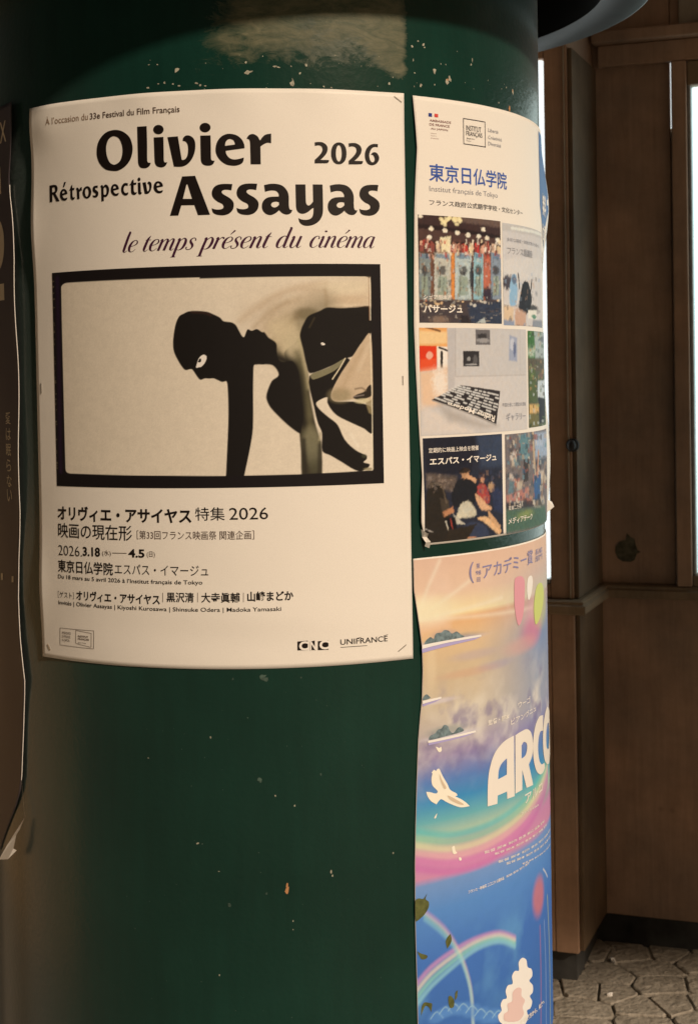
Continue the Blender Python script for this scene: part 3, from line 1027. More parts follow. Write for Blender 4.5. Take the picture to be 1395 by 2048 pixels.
# ---- the big film poster
sL1, sR1 = float(np.mean([U(63.2, 217)[0], U(89.8, 1313.7)[0]])), float(np.mean([U(804.4, 189.7)[0], U(823.8, 1315.4)[0]]))
zT1, zB1 = EYE + 0.3562, EYE - 0.3640


def lift1(s, z):
    s = np.asarray(s, float); z = np.asarray(z, float)
    e = np.exp(-np.maximum(s - sL1, 0) / 0.018)
    w = 0.0035 * np.exp(-((z - EYE - 0.20) / 0.05) ** 2) + 0.003 * np.exp(-((z - EYE + 0.27) / 0.05) ** 2) + 0.001
    c = 0.0055 * np.exp(-((s - sL1 - 0.03) / 0.035) ** 2 - ((z - zT1 + 0.02) / 0.03) ** 2)
    rip = 0.0010 * np.sin((z - EYE) * 60 + s * 7) * np.exp(-((z - zB1 - 0.045) / 0.035) ** 2) * np.exp(-((s + .05) / .16) ** 2) + 0.0009 * np.sin(s * 55 + z * 12) * np.exp(-((z - zT1 + 0.0) / 0.03) ** 2)
    er = np.exp(-np.maximum(sR1 - s, 0) / 0.01)
    return e * w + c + rip + 0.0012 * er + 0.0005


p1 = thing('film_poster', 'large cream film retrospective poster with a framed photograph of a crouching silhouette', 'poster', tuple(cyl(0.5 * (sL1 + sR1), zB1, 0.0)))
link('paper_sheet', sheet(sL1, sR1, zB1, zT1, lift1), M['paper'], p1)

X = 6.975
A1, A2, A3, A4, A5 = (180, 230), (360, 230), (330, 340), (480, 340), (580, 340)
g_O = ["370,210 470,235 560,310 600,420 602,520 570,630 500,720 410,775 330,782 230,760 155,690 115,600 106,500 125,390 180,295 260,232",
       "350,298 410,325 450,400 465,490 455,580 425,650 370,690 330,692 285,660 250,580 238,500 242,420 270,345 310,308"]
g_l = ["668,166! 800,158! 806,400 808,635 822,666 858,668! 842,708 805,738 765,745 715,735 686,690 679,620"]
g_i = ["898,316! 1032,308! 1036,500 1038,630 1050,662 1086,660! 1065,705 1030,728 990,732 940,715 914,670 908,600", ell(963, 206, 72, 65)]
g_v = ["1088,312! 1232,300! 1286,625! 1305,630 1340,610 1366,560 1375,480 1365,410 1335,372 1300,365! 1305,325 1335,293 1380,287 1430,310 1465,360 1475,430 1465,520 1430,610 1375,680 1315,715 1255,725 1178,722!"]
g_i2 = ["288,290! 430,286! 434,450 436,600 448,635 488,640! 470,680 440,703 395,710 340,700 305,665 294,600", ell(354, 178, 76, 66)]
g_e = ["702,265 790,285 860,340 895,410 902,466! 640,502! 650,550 690,600 750,622 820,615 892,595! 885,645 860,680 800,705 730,710 640,690 560,630 510,550 500,470 520,380 570,310 635,273", "630,432! 640,380 670,345 705,338 745,355 765,390 768,415!"]
g_r = ["930,335! 950,295 985,272 1030,270 1080,300 1105,340 1116,358! 1150,310 1195,275 1270,262! 1270,396! 1215,390 1165,412 1122,442! 1126,690! 986,690! 978,400 970,355 955,340"]
g_A = ["245,92! 425,83! 632,625! 465,632! 415,492! 235,494! 192,637! 77,640!", "306,204! 320,202! 384,404! 256,404!"]
g_s = ["942,198! 928,286! 880,278 830,278 797,297 800,325 840,355 900,390 950,440 962,495 945,560 895,610 830,632 770,632 710,620 670,590 655,535! 700,550 760,553 805,540 820,510 800,475 740,445 685,400 658,345 665,280 700,230 760,203 840,195"]
g_a = ["335,212! 420,195 510,197 590,222 650,285 676,360 678,480 685,535 700,555 728,558! 712,595 680,618 635,622 590,605 560,580 543,562! 500,600 450,625 410,630 355,610 315,560 305,500 320,440 365,395 430,376 540,372! 535,330 500,295 450,287 400,292 348,306!", "540,450! 500,443 455,453 432,485 445,512 475,524 510,515 545,485!"]
g_y = ["770,203! 908,203! 914,440 925,480 950,497 980,482 1015,440! 1010,203! 1145,205! 1150,400 1152,560 1140,640 1100,710 1030,760 950,780 880,772 830,735 810,672! 850,690 910,697 970,685 1005,650 1018,600 1021,530! 1000,540 945,585 890,610 840,608 800,580 780,530 776,450"]
first = [glyph(g_O, *A1, X), glyph(g_l, *A1, X), glyph(g_i, *A1, X), glyph(g_v, *A1, X), glyph(g_i2, *A2, X), glyph(g_e, *A2, X), glyph(g_r, *A2, X)]
put('title_lettering', first, lift1, M['ink'], p1)
second = [glyph(g_A, *A3, X), glyph(g_s, *A3, X), glyph(g_s, *A3, X, lambda x, y: (x + 344, y - 5)), glyph(g_a, *A4, X), glyph(g_y, *A4, X),
          glyph(g_a, *A5, X, lambda x, y: (520 + (x - 305) * .968, y + 7)), glyph(g_s, *A5, X, lambda x, y: (960 + (x - 658) * .92, 208 + (y - 195) * .985))]
put('title_lettering', second, lift1, M['ink'], p1)
g_2 = ["220,195! 280,188 345,195 400,235 422,290 405,360 360,420 310,465! 445,468! 432,505 410,518! 220,520! 222,465! 280,410 325,355 342,305 330,265 300,245 262,242 225,250!"]
g_0 = [ell(593, 365, 119, 170, 20, 2.2), ell(593, 365, 45, 126, 16, 2.1)]
g_6 = ["1195,222! 1130,218 1060,245 1010,310 993,390 1005,470 1045,530 1105,550 1165,530 1205,480 1213,430 1195,380 1160,350 1115,352 1082,390! 1110,390 1135,415 1145,455 1135,490 1110,503 1080,480 1065,430 1062,390 1075,335 1105,285 1150,265 1192,272!"]
put('year_lettering', [glyph(g_2, 600, 260, 7.75), glyph(g_0, 600, 260, 7.75), glyph(g_2, 600, 260, 7.75, lambda x, y: (x + 523, y + 16)), glyph(g_6, 600, 260, 7.75)], lift1, M['ink'], p1)

# second line in the same face: letters rebuilt on a baseline, x height = 1
def norm(conts, x0, base, xh):
    return [' '.join('%.4f,%.4f%s' % ((x - x0) / xh, (base - y) / xh, '!' if c else '') for x, y, c in parse(c_)) for c_ in conts]


GL = {'e': norm(g_e, 500, 705, 435), 'r': norm(g_r, 930, 690, 425), 'i': norm(g_i2, 288, 700, 415), 'v': norm(g_v, 1088, 722, 425), 's': norm(g_s, 655, 630, 432),
      'o': ["0.5,1.03 0.78,0.95 0.97,0.7 0.99,0.42 0.86,0.12 0.6,-0.02 0.45,-0.02 0.2,0.08 0.03,0.34 0.02,0.6 0.18,0.9", "0.5,0.85 0.36,0.75 0.29,0.5 0.36,0.22 0.5,0.14 0.64,0.26 0.7,0.5 0.64,0.76"],
      't': ["0.0,0.82! 0.16,0.98 0.26,1.18 0.44,1.3! 0.44,1.0! 0.72,1.0! 0.66,0.82! 0.44,0.82! 0.44,0.36 0.5,0.2 0.62,0.18 0.74,0.22! 0.68,0.06 0.5,-0.03 0.32,0.0 0.19,0.14 0.17,0.36 0.17,0.82!"],
      'p': ["0.0,0.88! 0.1,1.0 0.25,1.0 0.33,0.86! 0.46,0.99 0.62,1.03 0.82,0.92 0.95,0.66 0.92,0.36 0.78,0.08 0.56,-0.03 0.36,0.0! 0.36,-0.36! 0.09,-0.38! 0.09,0.7 0.06,0.84", "0.36,0.66 0.48,0.8 0.6,0.78 0.68,0.55 0.64,0.28 0.5,0.16 0.36,0.2!"],
      'c': ["0.82,0.98! 0.78,0.76! 0.6,0.82 0.42,0.76 0.31,0.54 0.36,0.3 0.54,0.18 0.82,0.24! 0.8,0.06 0.6,-0.03 0.38,-0.01 0.14,0.14 0.02,0.44 0.08,0.76 0.28,0.97 0.52,1.04"],
      'R': ["0.04,1.45! 0.5,1.47 0.78,1.38 0.9,1.12 0.82,0.84 0.66,0.7! 1.08,0.0! 0.75,0.0! 0.42,0.62! 0.32,0.62! 0.32,0.0! 0.04,0.0!", "0.32,0.84! 0.46,0.84 0.6,0.92 0.62,1.12 0.54,1.25 0.32,1.25!"],
      'acute': ["0.36,1.2! 0.54,1.2! 0.8,1.62! 0.54,1.62!"]}


def gl_mesh(ch, s0, s1, z0, xh):
    cs = [smooth([(x, y, c) for x, y, c in parse(c_)], 3) for c_ in GL[ch]]
    xs = [p[0] for c in cs for p in c]; lo, hi = min(xs), max(xs)
    k = (s1 - s0) / (hi - lo)
    return curve_mesh([[(s0 + (p[0] - lo) * k, z0 + p[1] * xh) for p in c] for c in cs])


rl = []
XH = 0.0148
for ch, x0, x1, yb in (('R', 70, 178, 358), ('e', 182, 265, 347), ('t', 283, 347, 338), ('r', 360, 426, 330), ('o', 432, 530, 325), ('s', 543, 608, 318), ('p', 630, 728, 306), ('e', 745, 836, 298),
                       ('c', 860, 938, 291), ('t', 950, 1036, 284), ('i', 1044, 1090, 278), ('v', 1098, 1200, 276), ('e', 1220, 1325, 271)):
    s0, z0 = [float(q) for q in U(90 + x0 / 5.58, 340 + yb / 5.58)]; s1 = float(U(90 + x1 / 5.58, 340 + yb / 5.58)[0])
    rl.append((ch, s0, s1, z0))
zr = float(np.mean([q[3] for q in rl]))
ms = [gl_mesh(ch, s0, s1, zr + 0.0004, XH) for ch, s0, s1, _ in rl]
s0, s1 = rl[1][1], rl[1][2]
ms.append(gl_mesh('acute', s0 + (s1 - s0) * .42, s0 + (s1 - s0) * .85, zr, XH))
put('subtitle_lettering', ms, lift1, M['ink'], p1)

# italic line, written with a broad pen
it = {
 'l': (.36, [[(.04, 1.74, .04), (.12, 1.72, .14), (.1, 1.3, .17), (.1, .25, .17), (.13, .05, .1), (.22, 0, .05), (.34, .12, .03)]]),
 'e': (.60, [[(.12, .47, .035), (.35, .55, .04), (.5, .72, .09), (.46, .93, .06), (.32, 1.0, .04), (.15, .85, .12), (.07, .5, .17), (.12, .15, .14), (.27, 0, .05), (.42, .07, .03), (.53, .22, .03)]]),
 't': (.40, [[(.24, 1.32, .04), (.16, 1.1, .13), (.13, .9, .16), (.1, .25, .17), (.14, .04, .09), (.24, 0, .04), (.36, .14, .03)], [(0, .97, .04), (.17, .97, .04), (.36, .97, .04)]]),
 'm': (1.10, [[(0, .86, .03), (.07, .97, .07), (.12, .88, .15), (.1, .4, .16), (.08, 0, .16)], [(.1, .5, .03), (.25, .85, .04), (.38, .99, .07), (.48, .86, .14), (.47, .4, .16), (.45, 0, .16)], [(.47, .5, .03), (.62, .85, .04), (.75, .99, .07), (.85, .86, .14), (.83, .2, .16), (.87, .03, .09), (.95, 0, .04), (1.05, .14, .03)]]),
 'n': (.74, [[(0, .86, .03), (.07, .97, .07), (.12, .88, .15), (.1, .4, .16), (.08, 0, .16)], [(.1, .5, .03), (.25, .85, .04), (.38, .99, .07), (.48, .86, .14), (.47, .2, .16), (.51, .03, .09), (.59, 0, .04), (.69, .14, .03)]]),
 'p': (.72, [[(0, .86, .03), (.07, .97, .07), (.12, .88, .15), (.1, .2, .16), (.1, -.58, .16)], [(-.06, -.6, .04), (.1, -.6, .05), (.26, -.6, .04)], [(.1, .4, .03), (.2, .8, .04), (.38, 1.0, .07), (.52, .85, .14), (.55, .5, .17), (.48, .15, .13), (.33, 0, .05), (.2, .02, .03), (.1, .12, .03)]]),
 's': (.52, [[(.42, .76, .08), (.39, .93, .05), (.25, 1.0, .05), (.12, .85, .1), (.16, .65, .15), (.3, .45, .16), (.36, .25, .12), (.3, .06, .06), (.15, 0, .05), (.03, .06, .05), (.0, .24, .09)]]),
 'r': (.50, [[(0, .86, .03), (.07, .97, .07), (.12, .88, .15), (.1, .4, .16), (.08, 0, .16)], [(.1, .5, .03), (.24, .86, .04), (.36, .98, .07), (.45, .93, .11), (.45, .84, .10)]]),
 'd': (.80, [[(.52, .85, .03), (.42, .98, .05), (.28, 1, .06), (.12, .8, .14), (.06, .45, .17), (.1, .12, .13), (.22, 0, .06), (.35, .1, .03), (.5, .4, .03)], [(.44, 1.74, .04), (.53, 1.7, .14), (.52, 1.2, .16), (.52, .2, .16), (.56, .03, .09), (.65, 0, .04), (.75, .14, .03)]]),
 'u': (.80, [[(0, .86, .03), (.07, .97, .06), (.12, .88, .15), (.1, .25, .16), (.16, .03, .1), (.28, 0, .05), (.42, .2, .03), (.5, .5, .03)], [(.52, 1, .15), (.51, .6, .16), (.5, .2, .16), (.55, .03, .09), (.64, 0, .04), (.74, .14, .03)]]),
 'c': (.57, [[(.46, .74, .10), (.43, .93, .06), (.3, 1, .04), (.15, .85, .12), (.07, .5, .17), (.12, .15, .14), (.27, 0, .05), (.42, .07, .03), (.52, .22, .03)]]),
 'i': (.38, [[(0, .86, .03), (.07, .97, .06), (.12, .88, .15), (.1, .2, .16), (.14, .03, .09), (.23, 0, .04), (.34, .14, .03)], [(.06, 1.42, .06), (.14, 1.42, .17), (.22, 1.42, .06)]]),
 'a': (.80, [[(.52, .85, .03), (.42, .98, .05), (.28, 1, .06), (.12, .8, .14), (.06, .45, .17), (.1, .12, .13), (.22, 0, .06), (.35, .1, .03), (.5, .4, .03)], [(.53, 1, .14), (.52, .6, .16), (.52, .2, .16), (.56, .03, .09), (.65, 0, .04), (.75, .14, .03)]]),
}
acute = [(.28, 1.22, .04), (.36, 1.36, .07), (.46, 1.56, .11)]
sl_, x, strokes = 0.30, 0.0, []
for ch in 'le temps présent du cinéma':
    if ch == ' ':
        x += 0.42; continue
    base = 'e' if ch == 'é' else ch
    adv, st = it[base]
    for q in st + ([acute] if ch == 'é' else []):
        strokes.append(strip([(x + a + sl_ * b, b, w) for a, b, w in q]))
    x += adv
allp = np.concatenate([np.concatenate(q) for q in strokes])
s0, z0 = [float(q) for q in U(246.8, 503.2)]; s1, z1 = [float(q) for q in U(749.5, 497.8)]
zb = (z0 + z1) / 2; lo, hi = allp[:, 0].min(), allp[:, 0].max(); k = (s1 - s0) / (hi - lo)
sc_ = [(np.stack([s0 + (l[:, 0] - lo) * k, zb + l[:, 1] * 0.0142], 1), np.stack([s0 + (r[:, 0] - lo) * k, zb + r[:, 1] * 0.0142], 1)) for l, r in strokes]
put('italic_lettering', [strips_mesh(sc_)], lift1, M['ink_purple'], p1)

# small print
put('festival_line', [T('33ᵉ Festival du Film Français'.replace('ᵉ', 'e'), 181.5, 227, 242.5, 360, 222, 0.010)], lift1, M['ink_soft'], p1)
put('festival_line', [T('À l’occasion du', 99, 235, 251.5, 178, 240)], lift1, flat('worn_ink', tuple(ink((150, 118, 90))), .5), p1)
B = 0.030
cap = [T('オリヴィエ・アサイヤス', 117.3, 1010, 1039.5, 384, 1041, B), T('東京日仏学院', 118.5, 1118, 1143, 227.5, 1133, .014),
       T('3.18', 167.5, 1093, 1111.5, 202, 1102, .03), T('4.5', 258, 1097.5, 1114.5, 290.5, 1106, .03),
       T('オリヴィエ・アサイヤス', 154.6, 1179.5, 1200, 321, 1193, .026), T('黒沢清', 334, 1184, 1204, 388.6, 1195, .014), T('大寺眞輔', 403, 1185, 1205, 480, 1196, .014), T('山崎まどか', 494.6, 1183, 1203, 586.4, 1192, .026)]
each('caption_bold', cap, lift1, M['ink'], p1)
cap = [T('特集', 391, 1014.5, 1041, 450, 1028), T('2026', 458.5, 1015.5, 1039.5, 536, 1027), T('映画の現在形', 118.5, 1044.5, 1074.5, 265.5, 1062, .006), T('2026.', 119, 1089.5, 1109.5, 166, 1101, -.008),
       T('エスパス・イマージュ', 231, 1127, 1147.5, 417, 1140), T('Du 18 mars au 5 avril 2026 à l’Institut français de Tokyo', 119, 1148, 1158.5, 405.5, 1165, .008),
       T('Invités | Olivier Assayas | Kiyoshi Kurosawa | Shinsuke Odera | Madoka Yamasaki', 120, 1200, 1210.5, 562, 1217, .006), T('［ゲスト］', 119, 1181.5, 1194.5, 150, 1188)]
each('caption_regular', cap, lift1, M['ink'], p1)
cap = [T('［第33回フランス映画祭 関連企画］', 275, 1060.5, 1078, 508.5, 1070), T('(水)', 206, 1099.5, 1112.5, 223.5, 1106), T('(日)', 295, 1102.5, 1115.5, 311, 1109),
       R4((226, 1106.3), (255, 1106.8), (255, 1105.6), (226, 1105.1))]
for xb in (326.3, 395.6, 486.6):
    cap.append(R4((xb, 1204), (xb + .9, 1204), (xb + .9, 1185), (xb, 1185)))
each('caption_light', cap, lift1, M['ink_soft'], p1)
# logos at the foot
lg = []
for x0, x1 in ((178, 285), (318, 357), (388, 496)):
    lg.append(R4((560 + x0 / 5.167, 1255 + 238 / 5.167 - x0 * .003), (560 + x1 / 5.167, 1255 + 236 / 5.167 - x1 * .003), (560 + x1 / 5.167, 1255 + 138 / 5.167 - x1 * .003), (560 + x0 / 5.167, 1255 + 146 / 5.167 - x0 * .003)))
o = put('logo', lg, lift1, M['ink'], p1)
each('logo_letters', [T('C', 560 + 194 / 5.167, 1282.5, 1301, 560 + 292 / 5.167, 1290, .04), T('N', 560 + 306 / 5.167, 1281.5, 1300.5, 560 + 370 / 5.167, 1289, .03), T('C', 560 + 402 / 5.167, 1280.5, 1299, 560 + 502 / 5.167, 1288, .04)], lift1, M['white'], o, 0.0016)
put('logo', [T('UNIFRANCE', 679.5, 1278.5, 1289.5, 773.5, 1276, .006), R4((680, 1294.8), (733, 1291.2), (733, 1290.2), (680, 1293.8)),
             R4((713, 1276.6), (721, 1274.6), (721, 1273.6), (713, 1275.6)), R4((766, 1271.8), (774, 1269.2), (774, 1268.2), (766, 1270.8))], lift1, M['ink'], p1)
lg = [T('AMBASSADE\nDE FRANCE\nAU JAPON', 126, 1262, 1283, 144, 1275), T('INSTITUT\nFRANÇAIS', 158, 1270, 1280, 180, 1276, .02), T('Japon Tokyo', 158, 1283, 1286.5, 174, 1284)]
for x0, y0, x1, y1 in ((123, 1255, 189, 1295), (154, 1260, 184, 1292)):
    a, b2, c, d = (x0, y0), (x1, y0 + 6), (x1, y1 + 2), (x0, y1 - 6)
    t_ = .7
    lg += [R4(a, b2, (b2[0], b2[1] + t_), (a[0], a[1] + t_)), R4(d, c, (c[0], c[1] + t_), (d[0], d[1] + t_)), R4((a[0] - t_, a[1]), a, d, (d[0] - t_, d[1])), R4(b2, (b2[0] + t_, b2[1]), (c[0] + t_, c[1]), c)]
put('logo', lg, lift1, M['ink_soft'], p1)
for q in (((786, 193), (800, 205)), ((803, 752), (803.3, 770)), ((795, 1302), (810, 1289)), ((85.5, 766), (86.5, 786)), ((99, 1287), (104, 1299))):
    staple(p1, lift1, q)

# ---- the printed photograph: black film frame, crouching silhouette
fq = [U(x, y) for x, y in ((107, 544.2), (758.5, 530.4), (766.5, 963.3), (116, 974.2))]
fs0 = float(fq[0][0] + fq[3][0]) / 2; fs1 = float(fq[1][0] + fq[2][0]) / 2; fz1 = float(fq[0][1] + fq[1][1]) / 2; fz0 = float(fq[2][1] + fq[3][1]) / 2
cv = Canvas(fs0, fs1, fz0, fz1, 0.00085, ink((24, 18, 17)))
K = (24, 19, 15)
cv.ref = (238, 218, 188); cv.soft = True
cv.crop(60, 500, 1.744)
cv.poly('113,132 120,120 135,115 1165,93 1180,98 1184,108 1193,772 1185,778 145,779 132,774 128,760', (232, 208, 170), 1.5)
cv.line('100,100 112,800', (44, 24, 44), 9, 12, .8)
# smoky back of the figure
cv.poly('800,270 850,215 905,165 960,130 1050,110 1185,100 1185,205 1030,205 960,235 945,300 950,420 870,420 800,330', (196, 166, 124), 34, .62)
cv.poly('1040,150 1185,130 1185,205 1030,205', (220, 188, 144), 30, .6)
cv.blob(960, 150, 200, 60, (214, 186, 146), .25, 1.2); cv.blob(820, 240, 90, 60, (206, 178, 140), .5, 1.2); cv.blob(905, 215, 80, 50, (205, 178, 138), .5, 1.2)
cv.blob(900, 310, 55, 80, (196, 172, 128), .6, 1.2); cv.line('735,245 790,200 850,160 930,130 1030,118', (202, 170, 128), 10, 16, .5); cv.line('780,270 840,215 900,180', (180, 150, 108), 6, 12, .45)
cv.line('830,290 880,240 940,215', (186, 158, 116), 6, 12, .5); cv.line('1030,118 1028,190', (196, 168, 126), 4, 10, .5); cv.blob(1100, 130, 90, 25, (240, 216, 170), .5, 1.2)
cv.crop(520, 540, 5.58)
cv.blob(250, 600, 260, 130, (205, 178, 136), .35, 1.2); cv.line('100,820 260,640 400,540', (168, 140, 98), 4, 10, .5); cv.blob(300, 880, 160, 160, (150, 128, 84), .7, 1.0)
cv.blob(520, 490, 130, 70, (110, 92, 58), .75, 1.0); cv.line('0,430 180,290 420,220 720,230', (190, 158, 118), 4, 14, .4)
cv.line('560,700 640,560 760,470 900,420', (176, 146, 104), 7, 16, .5); cv.line('300,640 360,560 430,500', (150, 122, 82), 8, 14, .5); cv.line('60,640 150,470 260,380 420,330', (182, 152, 112), 6, 16, .45)
cv.line('20,560 110,420 230,300', (190, 160, 120), 5, 14, .4); cv.blob(330, 720, 70, 150, (196, 172, 124), .5, 1.2); cv.blob(420, 700, 30, 120, (130, 112, 70), .5, 1.2); cv.line('720,230 740,320 740,400', (186, 154, 112), 5, 12, .55)
cv.line('760,400 900,392 1060,402', (236, 206, 160), 4, 6, .6); cv.blob(1000, 330, 160, 40, (206, 172, 128), .4, 1.2); cv.line('180,900 230,990 330,1010', (60, 52, 34), 22, 18, .8)
# shoulder in soft light, running down into the far arm
cv.line('440,720 490,590 590,490 720,425', (120, 104, 68), 40, 60, .7)
cv.crop(0, 0, 1)
cv.poly('535,650 570,640 596,655 600,690 592,712 575,712 556,695', (212, 186, 140), 24, .8)
cv.poly('568,706 585,690 599,676 604,698 610,728 617,755 619,790 628,838 637,872 642,884 641,964 606,964 601,902 598,867 590,800 578,735', (66, 57, 38), 4)
cv.blob(586, 690, 17, 26, (206, 182, 136), .85, 1.2)
cv.line('598,680 602,700 607,724 612,748 616,775', (196, 174, 126), 7, 11, .9); cv.line('592,706 600,735 607,760 613,800 618,830', (112, 100, 66), 11, 18, .75); cv.line('611,800 617,840 622,866', (104, 92, 60), 10, 14, .7)
cv.blob(622, 880, 16, 26, (134, 122, 86), .8, 1.0); cv.blob(625, 905, 14, 24, (120, 110, 78), .7, 1.0); cv.blob(628, 932, 10, 14, (86, 80, 54), .6, 1.0); cv.line('637,880 640,866', (170, 152, 108), 3, 4, .7)
cv.line('607,880 610,945', (40, 33, 24), 7, 9, .8); cv.line('638,890 637,945', (44, 36, 26), 5, 8, .7)
cv.poly('526,664 537,675 552,686 553.5,703 557,719 566,724 583,722 592,732 597,748 602,790 606,830 602,858 598.9,867 579,853.6 555.8,832 539.7,814 532.5,798 533.4,785.6 543,762 556.7,749.7 545,731 520,729 508,727.6 515,690', K, 3)
cv.line('556,716 580,726 593,742 599,770 603,805 604,845', K, 15, 18, .9)
cv.poly('652.6,615 680,616 712,614.5 741,616 741,666 720,689 705,712 692,717 660,733 620,747 612,731 605,698 599,673 601,660 606,648 616,632 638,622', K, 3)
cv.line('628,636 618,655', (80, 66, 42), 2, 5, .6); cv.line('705,613 741,614', (90, 60, 40), 1.5, 4, .5)
cv.poly('618,752 661,744 690,716 699,722 681,748 663,782 661.6,796 671,803 705,803 722,806 738,812 742,820 743,866 726,857 699,844.7 674,832 661.6,819.6 653.5,805 652.6,794.5 632,805 638,818 656,834 674,849 688.5,879 710,900 731.5,911 732,918 726,924.4 737.7,928 735,935 720.7,942.4 706,938.8 681,923.5 659.8,911 643.7,902 642.8,866 634.7,846.5 627.5,816', K, 2)
cv.poly('621,749 656,735 689,716.5 681,730 663,744 626,759', (132, 120, 84), 1.5)
cv.line('689,717 679,735 664,758', (222, 198, 152), 2.2, 1.5)
cv.poly('739,668 745,757 743,800 735,806 720,800 699,799 671,802.6 662,796 664,780 681,747 708,707 722,686', (206, 174, 132), 2.5)
cv.blob(680, 790, 22, 14, (150, 130, 88), .7, 1.0); cv.line('722,700 696,750 682,780', (180, 148, 106), 8, 14, .5); cv.line('736,690 716,740', (222, 192, 150), 7, 10, .6)
cv.poly('705,795 712,789 727,783 735,772 741,770 742,790 730,797 716,800', (44, 34, 24), 2.5); cv.line('707,793 726,790', (150, 130, 110), 2, 3, .8); cv.line('709,778 722,776 730,781', (120, 96, 68), 3, 4, .8); cv.blob(725, 802, 16, 5, (214, 192, 140), .8, .8)
cv.poly('730,806 744,798 744,830 736,825', (150, 128, 84), 4, .8)
cv.line('640,868 640,880', (190, 170, 130), 2.5, 4, .7); cv.blob(727, 912, 5, 4, (70, 66, 44), .7, 1); cv.blob(735, 938, 9, 3, (140, 124, 84), .8, .8)
cv.line('700,868 715,892', (244, 226, 188), 4, 8, .5)
# head, neck and near arm
cv.crop(330, 600, 6.975)
cv.poly('265,190 330,160 440,152 590,165 680,200 770,245 820,295 930,312 990,350 1030,420 1075,500 1105,515 1150,410 1210,428 1280,405 1340,440 1400,480 1420,700 1400,888 1270,890 1237,930 1230,1300 1228,1780 1190,2050 1105,2460 1090,2540 850,2540 852,2440 884,1702 880,1320 862,1140 800,1145 740,1120 680,1095 620,1098 560,1095 500,1115 460,1080 400,990 370,965 290,978 240,930 190,850 130,720 118,580 140,400 170,290 210,220', K, 1.6)
cv.poly('440,940 450,890 470,830 500,785 545,765 580,785 580,830 550,890 510,930 470,940', (250, 236, 206), .8)
cv.poly('465,865 490,815 512,830 505,860 490,868', K, .6)
cv.line('380,170 560,180 640,215', (70, 40, 26), 3, 6, .6)
cv.crop(0, 0, 1)
cv.soft = False
cv.poly('116,947 300,951 453,951.5 604,948 744,940.5 766,938 768,978 116,978', (24, 18, 17), 1.5)
cv.poly('739.8,540 762,528 770,970 747.5,945', (24, 18, 17), 1.2); cv.poly('400,535 762,526 762,552.6 735,553 560,553.8 400,557.5', (24, 18, 17), 1.5)
cv.soft = True
cv.poly('641,686 645,685.5 649,688 647,690.5 642,689.5', (255, 246, 220), .8)
cv.line('736,555 737.5,640', (150, 104, 66), 1.4, 1.2, .9); cv.line('738,556 739.5,640', (240, 220, 180), 1.6, 1.2, .9); cv.line('739,672 742.5,800 744,938', (236, 214, 172), 1.8, 1.4, .9)
for kk in range(46):
    yy = 560 + rr.uniform(0, 400); cv.line('%f,%f %f,%f' % (107 + (yy - 544) * .021, yy, 107 + (yy - 544) * .021 + rr.uniform(1, 3.5), yy), (190, 160, 120), 1.0, 1.0, .5)
nz_ = cv.noise(160, 3) - .5
cv.C *= (1 + nz_ * .10 + (cv.noise(700, 5) - .5) * .16)[..., None]
link('printed_photograph', cv.mesh(lift1, 0.0012), M['print'], p1)

# ---- institute poster on the right
Q7 = (800, 180, 4.266); Q8 = (800, 640, 4.266)
zT2, zB2 = EYE + 0.3547, EYE - 0.2204
sL2f = interp_px([(822.3, 191), (826, 239), (830.5, 297), (828.6, 344), (826.5, 414), (825.5, 555), (825.5, 649), (829, 734), (834, 828), (839.5, 921), (841, 952), (838, 1003), (838, 1043), (850, 1092)])
sL2 = float(U(826, 500)[0]); sR2 = CR * math.radians(87.0)


def lift2(s, z):
    s = np.asarray(s, float); z = np.asarray(z, float)
    e = np.exp(-np.maximum(s - sL2, 0) / 0.012); er = np.exp(-np.maximum(sR2 - s, 0) / 0.035)
    w = 0.004 * np.exp(-((z - EYE + 0.17) / 0.05) ** 2) + 0.003 * np.exp(-((z - EYE - 0.30) / 0.05) ** 2) + 0.0008
    wr = 0.013 * np.exp(-((z - EYE - 0.25) / 0.07) ** 2) + 0.010 * np.exp(-((z - EYE + 0.13) / 0.09) ** 2) + 0.002
    return e * w + er * wr + 0.0005


p2 = thing('institute_poster', 'white poster of a French language institute with six small colour photographs', 'poster', tuple(cyl(0.5 * (sL2 + sR2), zB2, 0)))
link('paper_sheet', sheet(sL2f, sR2, zB2, zT2, lift2), M['paper'], p2)


def c7(x, y):
    return 800 + x / 4.266, 180 + y / 4.266


def c8(x, y):
    return 800 + x / 4.266, 640 + y / 4.266


def T7(b, xl, yt, yb, xr, yr, bold=0, f=c7, **k):
    (a, t), (_, bb), (c, d) = f(xl, yt), f(xl, yb), f(xr, yr)
    return T(b, a, t, bb, c, d, bold, **k)


def outline(corners, w):
    q = [U(*c) for c in corners]; s0, s1 = float(q[0][0]), float(q[1][0]); z1, z0 = float(q[0][1]), float(q[3][1])
    return [rect(s0, s1, z1 - w, z1), rect(s0, s1, z0, z0 + w), rect(s0, s0 + w, z0, z1), rect(s1 - w, s1, z0, z1)]


